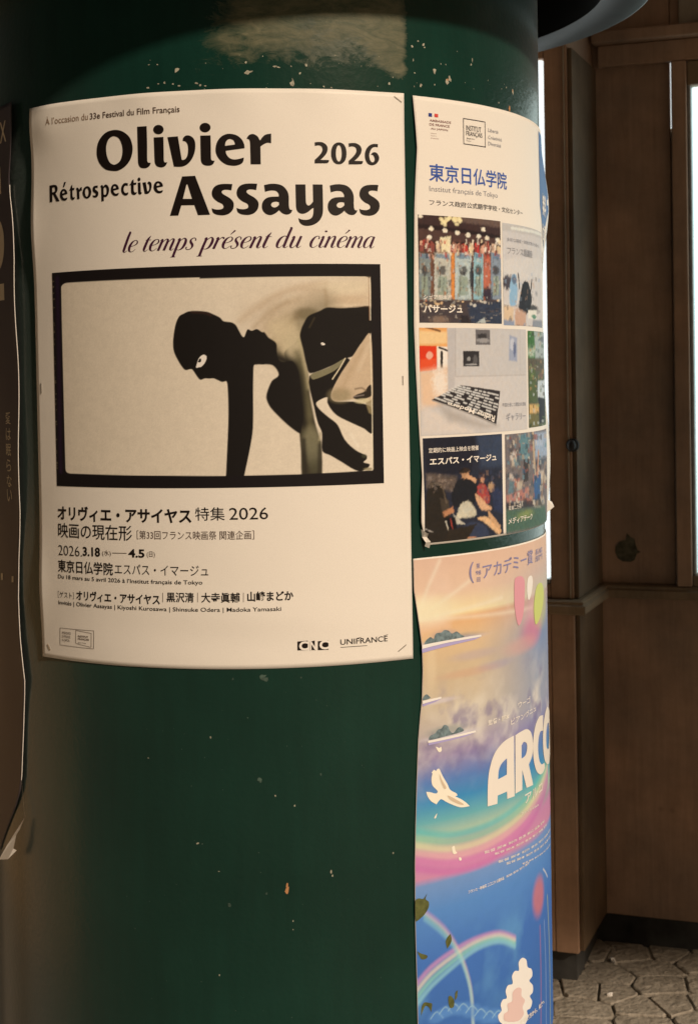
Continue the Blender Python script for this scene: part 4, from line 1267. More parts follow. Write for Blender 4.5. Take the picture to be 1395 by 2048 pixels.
put('flag_mark', [R4(c7(233, 228), c7(262, 231), c7(262, 201), c7(233, 197))], lift2, M['flag_blue'], p2)
put('flag_mark', [R4(c7(283, 232), c7(315, 236), c7(315, 207), c7(283, 203))], lift2, M['flag_red'], p2)
each('embassy_lettering', [T7('AMBASSADE', 240, 250, 270, 425, 300, .01), T7('DE FRANCE', 240, 284, 305, 412, 325, .01), T7('AU JAPON', 250, 322, 342, 397, 352, .01),
                          T7('Liberté', 253, 366, 374, 300, 376), T7('Égalité', 253, 386, 394, 300, 396), T7('Fraternité', 253, 408, 416, 320, 424)], lift2, M['ink_brown'], p2)
put('institute_logo', outline([c7(527, 240), c7(715, 275), c7(715, 492), c7(527, 463)], .0011) + [T7('INSTITUT', 552, 300, 345, 680, 330), T7('FRANÇAIS', 552, 350, 398, 690, 385), T7('Japon', 555, 405, 420, 625, 420), T7('Tokyo', 555, 427, 440, 595, 440)], lift2, M['ink_dark'], p2)
each('motto_lettering', [T7('Liberté', 740, 327, 358, 825, 365), T7('Créativité', 740, 388, 418, 855, 428), T7('Diversité', 740, 440, 472, 848, 485)], lift2, M['ink_grey'], p2)
put('name_lettering', [T7('東京日仏学院', 236, 625, 778, 897, 790, .012)], lift2, M['ink_blue'], p2)
put('name_lettering', [T7('Institut français de Tokyo', 240, 818, 878, 820, 905, -.004)], lift2, M['ink_grey'], p2)
put('name_lettering', [T7('フランス政府公式語学学校・文化センター', 240, 935, 984, 1032, 1065, .006)], lift2, M['ink_dark'], p2)


def photo(corners, base, ref=(240, 226, 208), step=0.0009):
    q = [U(*c) for c in corners]
    s0 = float(q[0][0] + q[3][0]) / 2; s1 = float(q[1][0] + q[2][0]) / 2; z1 = float(q[0][1] + q[1][1]) / 2; z0 = float(q[2][1] + q[3][1]) / 2
    c = Canvas(s0, s1, z0, z1, step, ink(base, ref)); c.ref = ref; c.soft = True; c.rag = 5.0
    return c


def dabs(c, n, x0, x1, y0, y1, cols, w=(4, 14), h=(4, 22), al=.75):
    for k in range(n):
        x_, y_ = rr.uniform(x0, x1), rr.uniform(y0, y1); a_, b_ = rr.uniform(*w), rr.uniform(*h)
        c.poly('%f,%f %f,%f %f,%f %f,%f' % (x_, y_, x_ + a_, y_ + rr.uniform(-2, 3), x_ + a_ + rr.uniform(-3, 3), y_ + b_, x_ + rr.uniform(-2, 2), y_ + b_), rr.choice(cols), 2, al * rr.uniform(.5, 1))


def done(c, label, amt=.10, off=0.0012, sc=120, seed=1, parent=None, lift=None):
    n = c.noise(sc, seed) - .5
    n2 = c.noise(sc * 3.1, seed + 40) - .5; n3 = c.noise(sc * .8, seed + 80) - .5
    c.C = np.clip(c.C * (1 + n * amt * 2.4 + n2 * amt * 1.6)[..., None] * (1 + n3[..., None] * np.array([.25, .05, -.2]) * amt * 6), .004, .85)
    o = link('printed_picture', c.mesh(lift or lift2, off), M['print'], parent or p2)
    o['label'] = label
    return o


# bookshop interior
c = photo([c7(150, 1055), c7(845, 1130), c7(853, 1995), c7(145, 1985)], (84, 60, 54)); c.crop(*Q7)
c.poly('140,1040 860,1100 860,1240 140,1180', (66, 46, 44), 6); c.poly('500,1070 860,1120 860,1180 520,1130', (120, 96, 84), 8, .7); c.line('150,1160 850,1260', (44, 30, 30), 8, 4); c.line('150,1300 850,1330', (50, 32, 30), 6, 4)
for i in range(26):
    c.blob(330 + rr.uniform(0, 170), 1085 + rr.uniform(0, 75) * (1 - abs(i - 13) / 20), 16, 16, (250, 226, 170), .8, .9)
for x_, y_ in ((255, 1185), (372, 1200), (480, 1220), (568, 1238), (660, 1250), (698, 1190), (240, 1260), (730, 1265), (820, 1280), (165, 1075)):
    c.blob(x_, y_, 19, 19, (255, 240, 205), .95, .7)
for i in range(15):
    x_ = 155 + i * 47; y_ = 1330 + i * 3
    c.poly('%d,%d %d,%d %d,%d %d,%d' % (x_, y_ - rr.randint(20, 60), x_ + 38, y_ - rr.randint(20, 60), x_ + 36, y_ + 50, x_ + 2, y_ + 50), rr.choice([(232, 206, 166), (206, 66, 58), (222, 160, 130), (240, 220, 190), (150, 80, 70), (226, 190, 160)]), 4, .9)
c.poly('330,1260 420,1250 420,1380 340,1390', (246, 226, 180), 5, .95); c.poly('150,1375 850,1420 850,1800 150,1800', (140, 96, 70), 8, .5)
for x0, x1, cc in ((150, 250, (132, 140, 136)), (282, 425, (196, 192, 176)), (456, 600, (186, 196, 190)), (615, 700, (150, 186, 190)), (762, 850, (140, 150, 160))):
    c.poly('%d,1385 %d,1400 %d,1800 %d,1790' % (x0, x1, x1, x0), cc, 3); c.poly('%d,1395 %d,1405 %d,1445 %d,1435' % (x0 + 14, x1 - 14, x1 - 14, x0 + 14), (110, 132, 150), 3, .8)
    c.blob((x0 + x1) / 2, 1540, 30, 40, (70, 66, 66), .85, .7); c.poly('%d,1590 %d,1590 %d,1750 %d,1760' % ((x0 * 3 + x1) / 4, (x0 + 3 * x1) / 4, (x0 + 4 * x1) / 5, (x0 * 4 + x1) / 5), (150, 160, 140), 4, .9); c.line('%d,1500 %d,1600 %d,1760' % (x0 + 40, x0 + 50, x0 + 40), (70, 62, 58), 2, 3, .7)
c.poly('425,1390 455,1390 455,1790 425,1780', (222, 140, 70), 4); c.poly('700,1420 760,1425 755,1700 700,1690', (196, 110, 84), 5); c.blob(600, 1600, 16, 120, (30, 30, 40), .9); c.blob(735, 1760, 40, 80, (36, 40, 60), .8)
c.poly('140,1800 860,1790 860,2010 140,2010', (76, 66, 66), 8); c.poly('560,1830 860,1800 860,2010 600,2010', (52, 62, 80), 10, .9); c.poly('640,1985 710,1940 720,1995', (190, 196, 190), 3, .9); c.blob(330, 1960, 70, 30, (150, 124, 104), .7, 1); c.blob(540, 1960, 50, 35, (40, 36, 40), .8)
for i in range(30):
    c.blob(rr.uniform(160, 850), rr.uniform(1790, 1850), rr.uniform(6, 18), rr.uniform(6, 14), rr.choice([(230, 220, 200), (200, 180, 150), (110, 110, 110), (240, 200, 150)]), .7, .8)
dabs(c, 130, 150, 850, 1270, 1400, [(240, 214, 170), (190, 60, 50), (60, 44, 44), (230, 170, 140), (110, 70, 60), (250, 236, 210)], (6, 22), (16, 50))
dabs(c, 150, 150, 850, 1420, 1790, [(210, 206, 190), (90, 96, 100), (150, 110, 80), (60, 56, 60), (176, 190, 190), (200, 120, 80), (40, 40, 50)], (5, 18), (8, 46), .6)
dabs(c, 90, 150, 850, 1780, 1990, [(120, 104, 92), (44, 40, 44), (190, 176, 156), (80, 84, 96)], (8, 40), (5, 20), .5)
pic = done(c, 'small printed photograph of a bookshop hung with warm lights', .16, sc=300)
each('picture_lettering', [T7('シェア型本屋', 188, 1745, 1788, 430, 1765, .012), T7('パサージュ', 186, 1832, 1900, 520, 1865, .03)], lift2, M['white'], pic, .0017)

# classroom
c = photo([c7(866, 1135), c7(1185, 1215), c7(1200, 2030), c7(866, 2005)], (214, 206, 198)); c.crop(*Q7)
c.poly('860,1140 1220,1210 1220,1290 860,1200', (198, 192, 184), 6); c.line('940,1180 1190,1240', (232, 228, 220), 6, 5); c.poly('860,1440 1210,1440 1210,1620 860,1620', (224, 216, 206), 10, .7)
c.blob(905, 1640, 42, 60, (62, 54, 66), .95); c.poly('920,1700 945,1580 980,1590 985,1800 930,1850', (150, 186, 210), 5); c.blob(960, 1620, 20, 40, (96, 110, 130), .9); c.line('995,1570 1005,1690', (56, 50, 50), 5, 4); c.poly('1000,1900 1020,1700 1050,1630 1085,1660 1110,1800 1070,1910', (40, 40, 46), 4); c.line('1110,1625 1095,1760', (40, 34, 34), 6, 3); c.blob(1120, 1860, 40, 26, (30, 30, 34), .9)
c.poly('1080,1880 1150,1880 1150,1960 1080,1950', (238, 234, 226), 4); c.blob(1130, 1935, 18, 18, (60, 130, 100), .9); c.poly('870,1840 960,1850 950,1990 870,1990', (226, 196, 160), 8); c.poly('960,1850 1060,1900 1060,2020 970,2020', (206, 166, 140), 8); c.poly('870,1960 960,1970 960,2020 870,2020', (120, 140, 170), 6, .8); c.poly('1120,1960 1220,1970 1220,2040 1110,2040', (120, 128, 140), 8, .8)
dabs(c, 70, 870, 1190, 1560, 2010, [(60, 56, 60), (230, 222, 212), (150, 170, 190), (200, 160, 130), (110, 120, 130)], (6, 22), (10, 44), .5)
pic = done(c, 'small printed photograph of a classroom, pale with dark haired people', .06, sc=260, seed=2)
each('picture_lettering', [T7('フランス語講座', 900, 1335, 1400, 1112, 1425, .004), T7('多彩な講座・試験対策から選べる', 895, 1258, 1290, 1168, 1345)], lift2, M['ink_grey'], pic, .0017)

# gallery
c = photo([c8(140, 62), c8(1052, 85), c8(1080, 940), c8(180, 978)], (206, 198, 190)); c.crop(*Q8); c.soft = False; c.rag = 1.5
c.poly('130,60 390,60 400,330 140,330', (238, 170, 100), 6); c.poly('140,90 390,100 390,200 150,210', (248, 208, 150), 8, .9); c.line('210,60 330,95', (120, 80, 50), 4, 4); c.poly('145,220 300,222 305,425 155,440', (226, 60, 30), 3); c.poly('160,335 305,330 305,425 158,440', (238, 92, 50), 5, .8); c.blob(240, 300, 26, 30, (246, 190, 160), .8); c.poly('305,225 395,230 395,400 308,415', (250, 236, 214), 4)
c.line('345,275 345,400', (34, 28, 28), 6, 2); c.line('325,235 395,262', (50, 36, 34), 4, 2); c.poly('150,440 400,400 400,700 170,760', (238, 196, 156), 20, .9); c.blob(330, 530, 60, 120, (252, 236, 214), .8, 1); c.poly('395,80 460,75 460,560 400,600', (196, 188, 182), 6); c.line('462,75 462,480', (180, 172, 166), 2, 3)
c.poly('465,480 1060,465 1075,950 420,960', (216, 206, 196), 10, .8); c.line('465,482 1060,468', (190, 180, 172), 2, 4); c.line('1010,85 1010,470', (190, 182, 176), 2, 3); c.poly('170,720 520,900 620,960 180,975', (226, 210, 194), 20, .8)
c.poly('632,82 755,85 757,212 634,212', (112, 106, 104), 2); c.blob(690, 140, 40, 26, (50, 46, 46), .9); c.blob(700, 175, 50, 20, (170, 164, 160), .8); c.poly('526,264 663,264 665,396 528,396', (54, 50, 50), 2); c.blob(575, 330, 16, 18, (170, 166, 160), .8); c.blob(630, 340, 20, 40, (110, 106, 104), .7); c.blob(600, 380, 50, 8, (190, 186, 180), .7)
c.poly('920,130 985,150 985,355 915,345', (150, 160, 184), 6, .8); c.blob(945, 210, 20, 50, (206, 206, 212), .9); c.blob(965, 250, 12, 60, (84, 96, 130), .8)
c.poly('320,720 700,880 830,900 700,930 400,860', (176, 164, 152), 24, .8)
c.poly('258,680 505,556 842,606 806,900', (52, 46, 46), 2); c.poly('258,680 806,886 806,902 262,690', (170, 160, 150), 1.5)
for k in range(9):                                   # rows of pale lettering on the slab
    t = (k + .6) / 9.6
    ax, ay = 270 + (505 - 258) * t * .96, 668 - 118 * t; bx, by = 806 + 34 * t, 868 - 250 * t
    for j in range(10):
        u0, u1 = (j + .12) / 10, (j + rr.uniform(.6, .95)) / 10
        if rr.random() < .85:
            c.line('%f,%f %f,%f' % (ax + (bx - ax) * u0, ay + (by - ay) * u0, ax + (bx - ax) * u1, ay + (by - ay) * u1), (226, 220, 210), 3.2, 2, .85)
pic = done(c, 'small printed photograph of a white gallery with a lettered slab on its floor', .05, sc=260, seed=3)
each('picture_lettering', [T7('ギャラリー', 890, 795, 862, 1056, 835, .01, f=c8), T7('年間を通じて展覧会を開催', 857, 708, 742, 1056, 725, f=c8)], lift2, M['ink_grey'], pic, .0017)
# the words that can be read on the slab, upside down along its near edge
q0, q1 = c8(800, 800), c8(520, 722)
w_ = text_mesh('Riding Modern', .02); v_ = np.array([p.co[:] for p in w_.vertices]); lo_, hi_ = v_.min(0), v_.max(0)
s0, z0 = [float(q) for q in U(*q0)]; s1, z1 = [float(q) for q in U(*q1)]
for p, q in zip(w_.vertices, v_):
    a = (q[0] - lo_[0]) / (hi_[0] - lo_[0]); b_ = (q[1] - lo_[1]) / (hi_[1] - lo_[1])
    p.co = (s0 + (s1 - s0) * 1.35 * a - .004 * b_, z0 + (z1 - z0) * 1.35 * a - (.011 - .006 * a) * b_, 0)
put('slab_lettering', [w_], lift2, M['white'], pic, .0017)

# garden terrace
c = photo([c8(1076, 92), c8(1225, 108), c8(1240, 895), c8(1086, 915)], (84, 92, 66)); c.crop(*Q8)
c.poly('1070,90 1130,95 1140,330 1080,330', (70, 120, 60), 8); c.poly('1130,95 1240,105 1240,330 1140,330', (186, 196, 190), 10, .8); c.poly('1160,170 1210,120 1215,210', (96, 100, 110), 5, .8); c.blob(1105, 260, 30, 50, (210, 220, 200), .8, 1); c.blob(1100, 200, 26, 60, (60, 110, 50), .8, 1); c.poly('1080,330 1230,330 1230,440 1080,440', (96, 84, 66), 8, .9); c.poly('1085,420 1140,420 1150,700 1090,700', (86, 100, 52), 10, .8)
c.poly('1160,520 1215,510 1212,680 1160,660', (206, 212, 226), 5); c.blob(1190, 470, 14, 26, (120, 90, 76), .9); c.poly('1165,660 1215,670 1215,880 1175,880', (38, 36, 44), 5); c.poly('1090,720 1170,720 1170,800 1090,800', (226, 180, 110), 8, .9); c.poly('1090,800 1170,800 1170,915 1090,915', (120, 110, 60), 8, .8)
dabs(c, 110, 1076, 1235, 100, 900, [(60, 100, 50), (130, 150, 90), (200, 206, 196), (70, 60, 50), (40, 60, 36), (190, 150, 100)], (6, 20), (8, 40), .65)
done(c, 'narrow printed photograph of a leafy garden terrace', .2, sc=300, seed=4)

# cinema seats
c = photo([c8(190, 1010), c8(860, 970), c8(865, 1825), c8(190, 1903)], (44, 46, 58)); c.crop(*Q8)
c.poly('190,1010 640,985 600,1300 210,1330', (36, 36, 46), 10); c.poly('640,980 870,970 870,1250 680,1260', (62, 72, 92), 18, .8); c.poly('210,1310 470,1330 480,1460 210,1440', (110, 94, 82), 10, .8)
c.poly('215,1900 210,1480 240,1400 290,1380 350,1410 390,1520 430,1800 440,1890', (44, 38, 32), 4); c.poly('330,1520 400,1530 420,1620 350,1640', (70, 60, 50), 5); c.line('250,1400 300,1390 350,1430 385,1560', (120, 104, 86), 3, 6, .7)
c.poly('430,1480 470,1380 540,1350 640,1370 650,1500 600,1580 450,1590', (34, 34, 38), 5); c.blob(545, 1310, 36, 44, (190, 140, 100), .95, .5); c.blob(540, 1285, 40, 26, (34, 28, 26), .95, .5); c.line('560,1330 630,1370', (210, 160, 120), 8, 4)
c.blob(685, 1350, 34, 50, (60, 40, 34), .95, .5); c.blob(690, 1365, 18, 26, (206, 150, 116), .9, .6); c.poly('650,1420 700,1400 740,1450 750,1560 660,1560', (176, 70, 64), 6); c.blob(765, 1420, 24, 40, (190, 150, 110), .9); c.poly('640,1480 720,1560 770,1610 690,1620 640,1540', (222, 172, 130), 6); c.poly('470,1690 510,1570 580,1550 640,1660 520,1690', (206, 196, 170), 6)
c.poly('350,1640 440,1590 450,1640 370,1680', (190, 130, 90), 5); c.poly('440,1650 520,1720 540,1740 470,1740', (200, 190, 170), 5); c.poly('370,1690 460,1680 480,1790 400,1800', (26, 24, 28), 5); c.line('380,1720 400,1790', (190, 180, 160), 3, 3); c.line('420,1700 440,1785', (150, 60, 50), 3, 3)
c.poly('650,1690 740,1680 850,1790 830,1830 700,1720', (226, 180, 132), 5); c.poly('740,1620 850,1760 830,1790 740,1680', (206, 160, 116), 5); c.poly('540,1760 620,1720 720,1760 740,1840 560,1870', (56, 62, 82), 6); c.poly('400,1790 640,1740 560,1880 390,1900', (48, 40, 32), 5); c.blob(600, 1860, 40, 14, (196, 140, 104), .9); c.poly('770,1440 860,1430 860,1640 790,1620', (50, 58, 86), 10, .8); c.line('200,1780 270,1810', (160, 150, 140), 2, 3)
dabs(c, 60, 640, 860, 1280, 1560, [(60, 66, 88), (110, 84, 76), (170, 130, 104), (34, 34, 44), (84, 90, 110)], (8, 26), (12, 44), .45)
dabs(c, 50, 220, 470, 1310, 1460, [(130, 112, 98), (70, 60, 54), (160, 140, 124)], (10, 30), (10, 30), .5)
pic = done(c, 'small printed photograph of people sitting in dark cinema seats', .16, sc=280, seed=5)
each('picture_lettering', [T7('定期的に映画上映会を開催', 230, 1092, 1136, 655, 1098, .01, f=c8), T7('エスパス・イマージュ', 240, 1178, 1240, 806, 1170, .03, f=c8)], lift2, M['white'], pic, .0017)

# media library
c = photo([c8(886, 966), c8(1225, 935), c8(1232, 1710), c8(890, 1822)], (120, 110, 108)); c.crop(*Q8)
for i in range(34):
    x_ = 890 + rr.uniform(0, 300); y_ = 980 + rr.uniform(0, 560)
    c.poly('%f,%f %f,%f %f,%f %f,%f' % (x_, y_, x_ + rr.uniform(20, 60), y_ - 4, x_ + rr.uniform(20, 60), y_ + rr.uniform(30, 90), x_, y_ + rr.uniform(30, 90)), rr.choice([(206, 190, 166), (96, 130, 140), (70, 66, 72), (190, 120, 100), (150, 160, 170), (60, 80, 96), (222, 206, 190)]), 8, .75)
c.poly('1000,980 1100,970 1090,1180 1010,1190', (96, 140, 146), 10, .8); c.poly('1040,1190 1085,1180 1080,1370 1040,1380', (66, 60, 60), 4); c.poly('1130,960 1230,950 1230,1160 1140,1180', (170, 186, 206), 12, .8); c.line('1120,960 1140,1400', (196, 170, 140), 14, 8); c.poly('1130,1330 1185,1310 1180,1530 1130,1540', (60, 96, 140), 6); c.line('1165,1130 1160,1320', (200, 150, 120), 12, 6); c.line('1215,1220 1195,1500', (150, 120, 100), 12, 6)
c.poly('890,1500 1080,1420 1100,1500 900,1560', (196, 130, 114), 8, .8); c.poly('890,1560 1180,1520 1200,1580 890,1620', (44, 44, 50), 8, .8); c.poly('890,1620 1220,1580 1230,1720 890,1820', (70, 106, 86), 12, .85); c.blob(1060, 1660, 60, 40, (150, 160, 90), .6, 1)
dabs(c, 170, 890, 1220, 960, 1560, [(220, 206, 186), (50, 56, 64), (150, 90, 76), (110, 150, 160), (190, 160, 130), (84, 70, 66), (60, 90, 110)], (6, 22), (12, 50), .7)
pic = done(c, 'small printed photograph of a crowded media library', .2, sc=300, seed=6)
each('picture_lettering', [T7('メディアテーク', 908, 1690, 1745, 1112, 1680, .016, f=c8), T7('蔵書二万冊', 910, 1588, 1625, 1018, 1590, f=c8)], lift2, M['white'], pic, .0017)

# blue banner along the edge
q = [U(*c7(*w)) for w in ((1170, 385), (1176, 1290))]
bs0 = float(q[0][0] + q[1][0]) / 2; bz1 = float(U(*c7(1190, 395))[1]); bz0 = float(U(*c7(1190, 1340))[1])
me = mesh_from([(bs0, bz0 + .06, 0), ((bs0 + sR2) / 2, bz0, 0), (sR2 - .004, bz0 + .06, 0), (sR2 - .004, bz1, 0), (bs0, bz1, 0)], [(0, 1, 2, 3, 4)])
ban = put('blue_ribbon', [me], lift2, flat('ribbon_blue', tuple(ink((34, 84, 150), (230, 226, 222))), .45), p2, .0012)
w_ = sR2 - bs0
each('ribbon_lettering', [fit_text('無料', bs0 + w_ * .25, bs0 + w_ * .75, bz1 - .118, bz1 - .085, .02), fit_text('体験', bs0 + w_ * .2, bs0 + w_ * .8, bz1 - .16, bz1 - .13, .01), fit_text('受付', bs0 + w_ * .2, bs0 + w_ * .8, bz1 - .2, bz1 - .17, .01), ], lift2, M['white'], ban, .0017)
# crumpled corner and a torn tag
vs = []
for x_, y_, o_ in ((838, 1058, .004), (843, 1064, .010), (846, 1066, .012), (848, 1074, .006), (850, 1082, .012), (849, 1095, .010), (845, 1092, .004), (844, 1084, .008), (841, 1074, .003)):
    s, z = [float(q) for q in U(x_, y_)]; vs.append(tuple(cyl(s, z, o_)))
link('torn_corner', mesh_from(vs, [(0, 1, 8), (1, 2, 3, 8), (3, 7, 8), (3, 4, 7), (4, 5, 6, 7)]), M['paper'], p2, smooth=False)
s_, z_ = [float(q) for q in U(1083, 1022)]
vs = [tuple(cyl(sR2 - .03, z_ + .012, .002)), tuple(cyl(sR2 - .005, z_ + .004, .014)), tuple(cyl(sR2 + .0, z_ - .004, .018)), tuple(cyl(sR2 - .02, z_ - .012, .003))]
link('torn_tag', mesh_from(vs, [(0, 1, 2, 3)]), M['paper'], p2, smooth=False)

# ---- colourful film poster below it: a plain stand-in sky with a rainbow, and its lettering
zT3 = EYE - 0.2362; zB3 = zT3 - 0.728
sL3f = interp_px([(824, 1114), (825, 1180), (832, 1230), (840, 1290), (842, 1340), (841, 1400), (838, 1430), (834, 1480), (831, 1560), (828.5, 1650), (827, 1730), (828, 1850), (831, 1960), (833, 2048)])
sL3 = float(U(831, 1600)[0]); sR3 = sL3 + 0.515


def lift3(s, z):
    s = np.asarray(s, float); z = np.asarray(z, float)
    e = np.exp(-np.maximum(s - sL3, 0) / 0.014)
    return e * (0.004 * np.exp(-((z - EYE + 0.36) / 0.06) ** 2) + 0.001) + 0.0005


p3 = thing('rainbow_poster', 'colourful film poster with a sunset sky, rainbow bands, white dove and white title', 'poster', tuple(cyl(0.5 * (sL3 + sR3), zB3, 0)))
link('paper_sheet', sheet(sL3f, sR3, zB3, zT3, lift3), M['paper'], p3)
c = Canvas(sL3 + 0.004, sR3 - 0.002, zB3 + 0.002, zT3 - 0.002, 0.0013, ink((200, 180, 170)))
c.ref = (238, 224, 208)
c.crop(0, 0, 1)
c.vgrad([(830, 1112, (226, 186, 160)), (830, 1190, (232, 196, 166)), (830, 1235, (246, 222, 170)), (830, 1245, (234, 180, 126)), (830, 1290, (226, 190, 146)), (830, 1340, (214, 186, 148)), (830, 1420, (206, 186, 158)), (830, 1470, (196, 180, 168)), (830, 1520, (158, 140, 172)), (830, 1570, (96, 130, 186)),
         (830, 1610, (66, 142, 190)), (830, 1650, (110, 176, 180)), (830, 1680, (176, 196, 170)), (830, 1700, (176, 158, 168)), (830, 1720, (206, 140, 176)), (830, 1760, (210, 142, 172)), (830, 1775, (120, 152, 200)), (830, 1830, (92, 140, 200)), (830, 1930, (72, 116, 186)), (830, 2048, (66, 110, 176))])
# right-hand side drifts to blue
tt = np.clip((c.S - (sL3 + .10)) / .17, 0, 1); zz_ = np.clip((c.Z - (EYE - .58)) / .2, 0, 1) * np.clip((EYE - .25 - c.Z) / .12, 0, 1)
c.mix(tt * zz_ * .8, (104, 140, 188))
n1 = c.noise(22, 21); n2 = c.noise(40, 22)
band = np.exp(-((c.Z - EYE + .47) / .055) ** 2)
c.mix(np.clip((n1 - .45) * 3, 0, 1) * band * .75, (238, 226, 206)); c.mix(np.clip((n2 - .55) * 4, 0, 1) * band * .7, (122, 108, 148))
band2 = np.exp(-((c.Z - EYE + .30) / .04) ** 2)
c.mix(np.clip((n1 - .5) * 3, 0, 1) * band2 * .6, (250, 214, 196))
for a in ('828,1238 880,1120', '828,1238 940,1160', '828,1240 1000,1195', '830,1240 1060,1215'):
    c.line(a, (254, 238, 206), 5, 14, .6)
c.blob(842, 1222, 60, 26, (255, 240, 190), .8, 1.4)
# big rainbow sweep under the title
arc = lambda pts, col, w, b, al: c.line(pts, col, w, b, al)
for dy, col in ((0, (96, 190, 186)), (14, (150, 200, 168)), (28, (226, 220, 170)), (42, (232, 178, 176)), (56, (216, 130, 178)), (72, (206, 116, 174))):
    arc('830,%d 900,%d 960,%d 1010,%d 1050,%d 1075,%d 1092,%d' % (1660 + dy, 1668 + dy, 1655 + dy, 1630 + dy * .95, 1595 + dy * .9, 1555 + dy * .85, 1505 + dy * .8), col, 14, 12, .7)
c.mix(np.clip((c.noise(16, 8) - .5) * 3, 0, 1) * np.exp(-((c.Z - EYE + .79) / .06) ** 2) * .5, (120, 180, 226))
# small rainbow arcs below
for k, col in enumerate(((214, 150, 190), (236, 220, 190), (150, 212, 186), (150, 206, 226))):
    c.line('832,%d 870,%d 920,%d 960,%d 1000,%d 1030,%d' % (1975 + k * 14, 1930 + k * 13, 1893 + k * 10, 1872 + k * 7, 1862 + k * 6, 1872 + k * 6), col, 9, 9, .65)
    c.line('858,%d 895,%d 925,%d 945,%d 950,%d' % (1818 + k * 6, 1850 + k * 6, 1900 + k * 4, 1970 + k * 2, 2044), col, 6, 8, .4)
for i in range(9):                                # spray along the foot
    x_ = 880 + i * 17; y_ = 2030 - 12 * math.sin(i * .7) - i * 2
    c.blob(x_, y_, 16, 12, (96, 146, 206), .6, .8); c.line('%f,%f %f,%f %f,%f' % (x_ - 12, y_ + 4, x_, y_ - 10, x_ + 12, y_ + 2), (170, 206, 236), 2, 3, .7)
for x_, y_, rx, ry, col, al in ((1064, 1235, 14, 40, (236, 170, 176), .55), (1060, 1262, 16, 26, (206, 92, 140), .5), (1078, 1215, 9, 34, (206, 206, 110), .5), (1040, 1290, 26, 16, (232, 168, 150), .45),
                          (890, 1282, 62, 5, (206, 190, 200), .8), (905, 1276, 44, 7, (128, 134, 140), .5), (880, 1270, 24, 9, (170, 150, 160), .5), (860, 1404, 40, 5, (220, 206, 206), .7), (900, 1470, 48, 5, (214, 204, 206), .8), (890, 1460, 34, 9, (120, 134, 132), .5),
                          (850, 1330, 10, 50, (238, 214, 176), .35), (940, 1310, 40, 9, (176, 160, 178), .35), (985, 1330, 30, 8, (160, 150, 184), .35), (930, 1345, 50, 8, (214, 150, 120), .3)):
    c.blob(x_, y_, rx, ry, col, al, 1.2)
c.line('1092,1790 1096,1900 1098,2048', (196, 200, 110), 6, 7, .7); c.line('1086,1840 1089,1930 1090,2048', (150, 170, 210), 5, 6, .7); c.line('1078,1850 1080,1950 1080,2048', (206, 110, 124), 5, 6, .55)
c.blob(1076, 1790, 9, 38, (214, 120, 112), .75, .8)
c.line('1084,1736 1088,1742 1092,1752', (252, 248, 238), 3, 4, .9)
c.rag = 0.0
nn = c.noise(90, 31) - .5
c.C = np.clip(c.C * (1 + nn * .06)[..., None], .004, .85)
pic3 = link('printed_picture', c.mesh(lift3, 0.0012, lambda z: sL3f(z) + .0006), M['print'], p3)


def shape3(name, sts, ox, oy, sc, mat, parent=None, off=.0017):
    return put(name, [glyph(sts, ox, oy, sc)], lift3, mat, parent or p3, off)


Z2 = (800, 1400, 4.36)
M['cream'] = flat('cream_print', tuple(ink((246, 232, 196))), .5)
dove = shape3('printed_dove', ["215,797! 250,800 300,812 315,790 270,740 262,680 270,640 262,630! 285,605 300,615 312,600 330,598 360,660 400,730 425,780 480,812 486,832! 470,838 520,862 560,890 594,922! 540,932 500,930 450,912 400,890 350,862 330,872 305,906! 260,880 230,840"], *Z2, M['cream'])
M['fawn'] = flat('fawn_print', tuple(ink((214, 186, 150))), .5)
shape3('wing_shade', ["330,640 350,690 390,760 372,770 340,700"], *Z2, M['fawn'], dove, .0021)
shape3('wing_shade', ["400,830 450,850 540,905 500,905 430,870"], *Z2, M['fawn'], dove, .0021)
shape3('printed_dove', ["440,1280 462,1270 470,1310 485,1330 455,1340 442,1315"], *Z2, M['cream'])
shape3('printed_dove', ["500,1370 520,1372 522,1392 505,1396"], *Z2, M['cream'])
shape3('printed_dove', ["285,1025 310,985 300,1025"], *Z2, M['cream'])
shape3('printed_dove', ["300,405 330,415 345,405 350,440 325,450"], *Z2, M['cream'])
M['leaf'] = flat('olive_print', tuple(ink((92, 92, 48))), .5, noise=.4, scale=120)
Z3 = (800, 1720, 4.36)
for st in ("120,350 150,328 190,332 225,285! 210,335 238,360 236,410 200,470 150,515 124,525", "400,770! 386,710 400,670 428,640! 438,690 425,730", "135,790! 175,810 225,828 215,855 175,858 152,825",
           "170,1350! 175,1275 200,1235 240,1240 268,1250 260,1320! 235,1275 205,1270", "410,1190 430,1180 460,1220 455,1275 425,1285 410,1240", "465,1220! 470,1150 490,1130! 485,1190"):
    shape3('printed_leaf', [st], *Z3, M['leaf'])
M['lilac'] = flat('lilac_print', tuple(ink((176, 160, 192))), .6); M['shrub'] = flat('grey_green_print', tuple(ink((112, 124, 120))), .6, noise=.5, scale=150)
M['rose'] = flat('rose_print', tuple(ink((222, 150, 152))), .6); M['pale'] = flat('pale_print', tuple(ink((240, 226, 210))), .6); M['lime'] = flat('lime_print', tuple(ink((204, 206, 112))), .6); M['blush'] = flat('blush_print', tuple(ink((228, 190, 172))), .6)
Z1 = (800, 1090, 4.36)
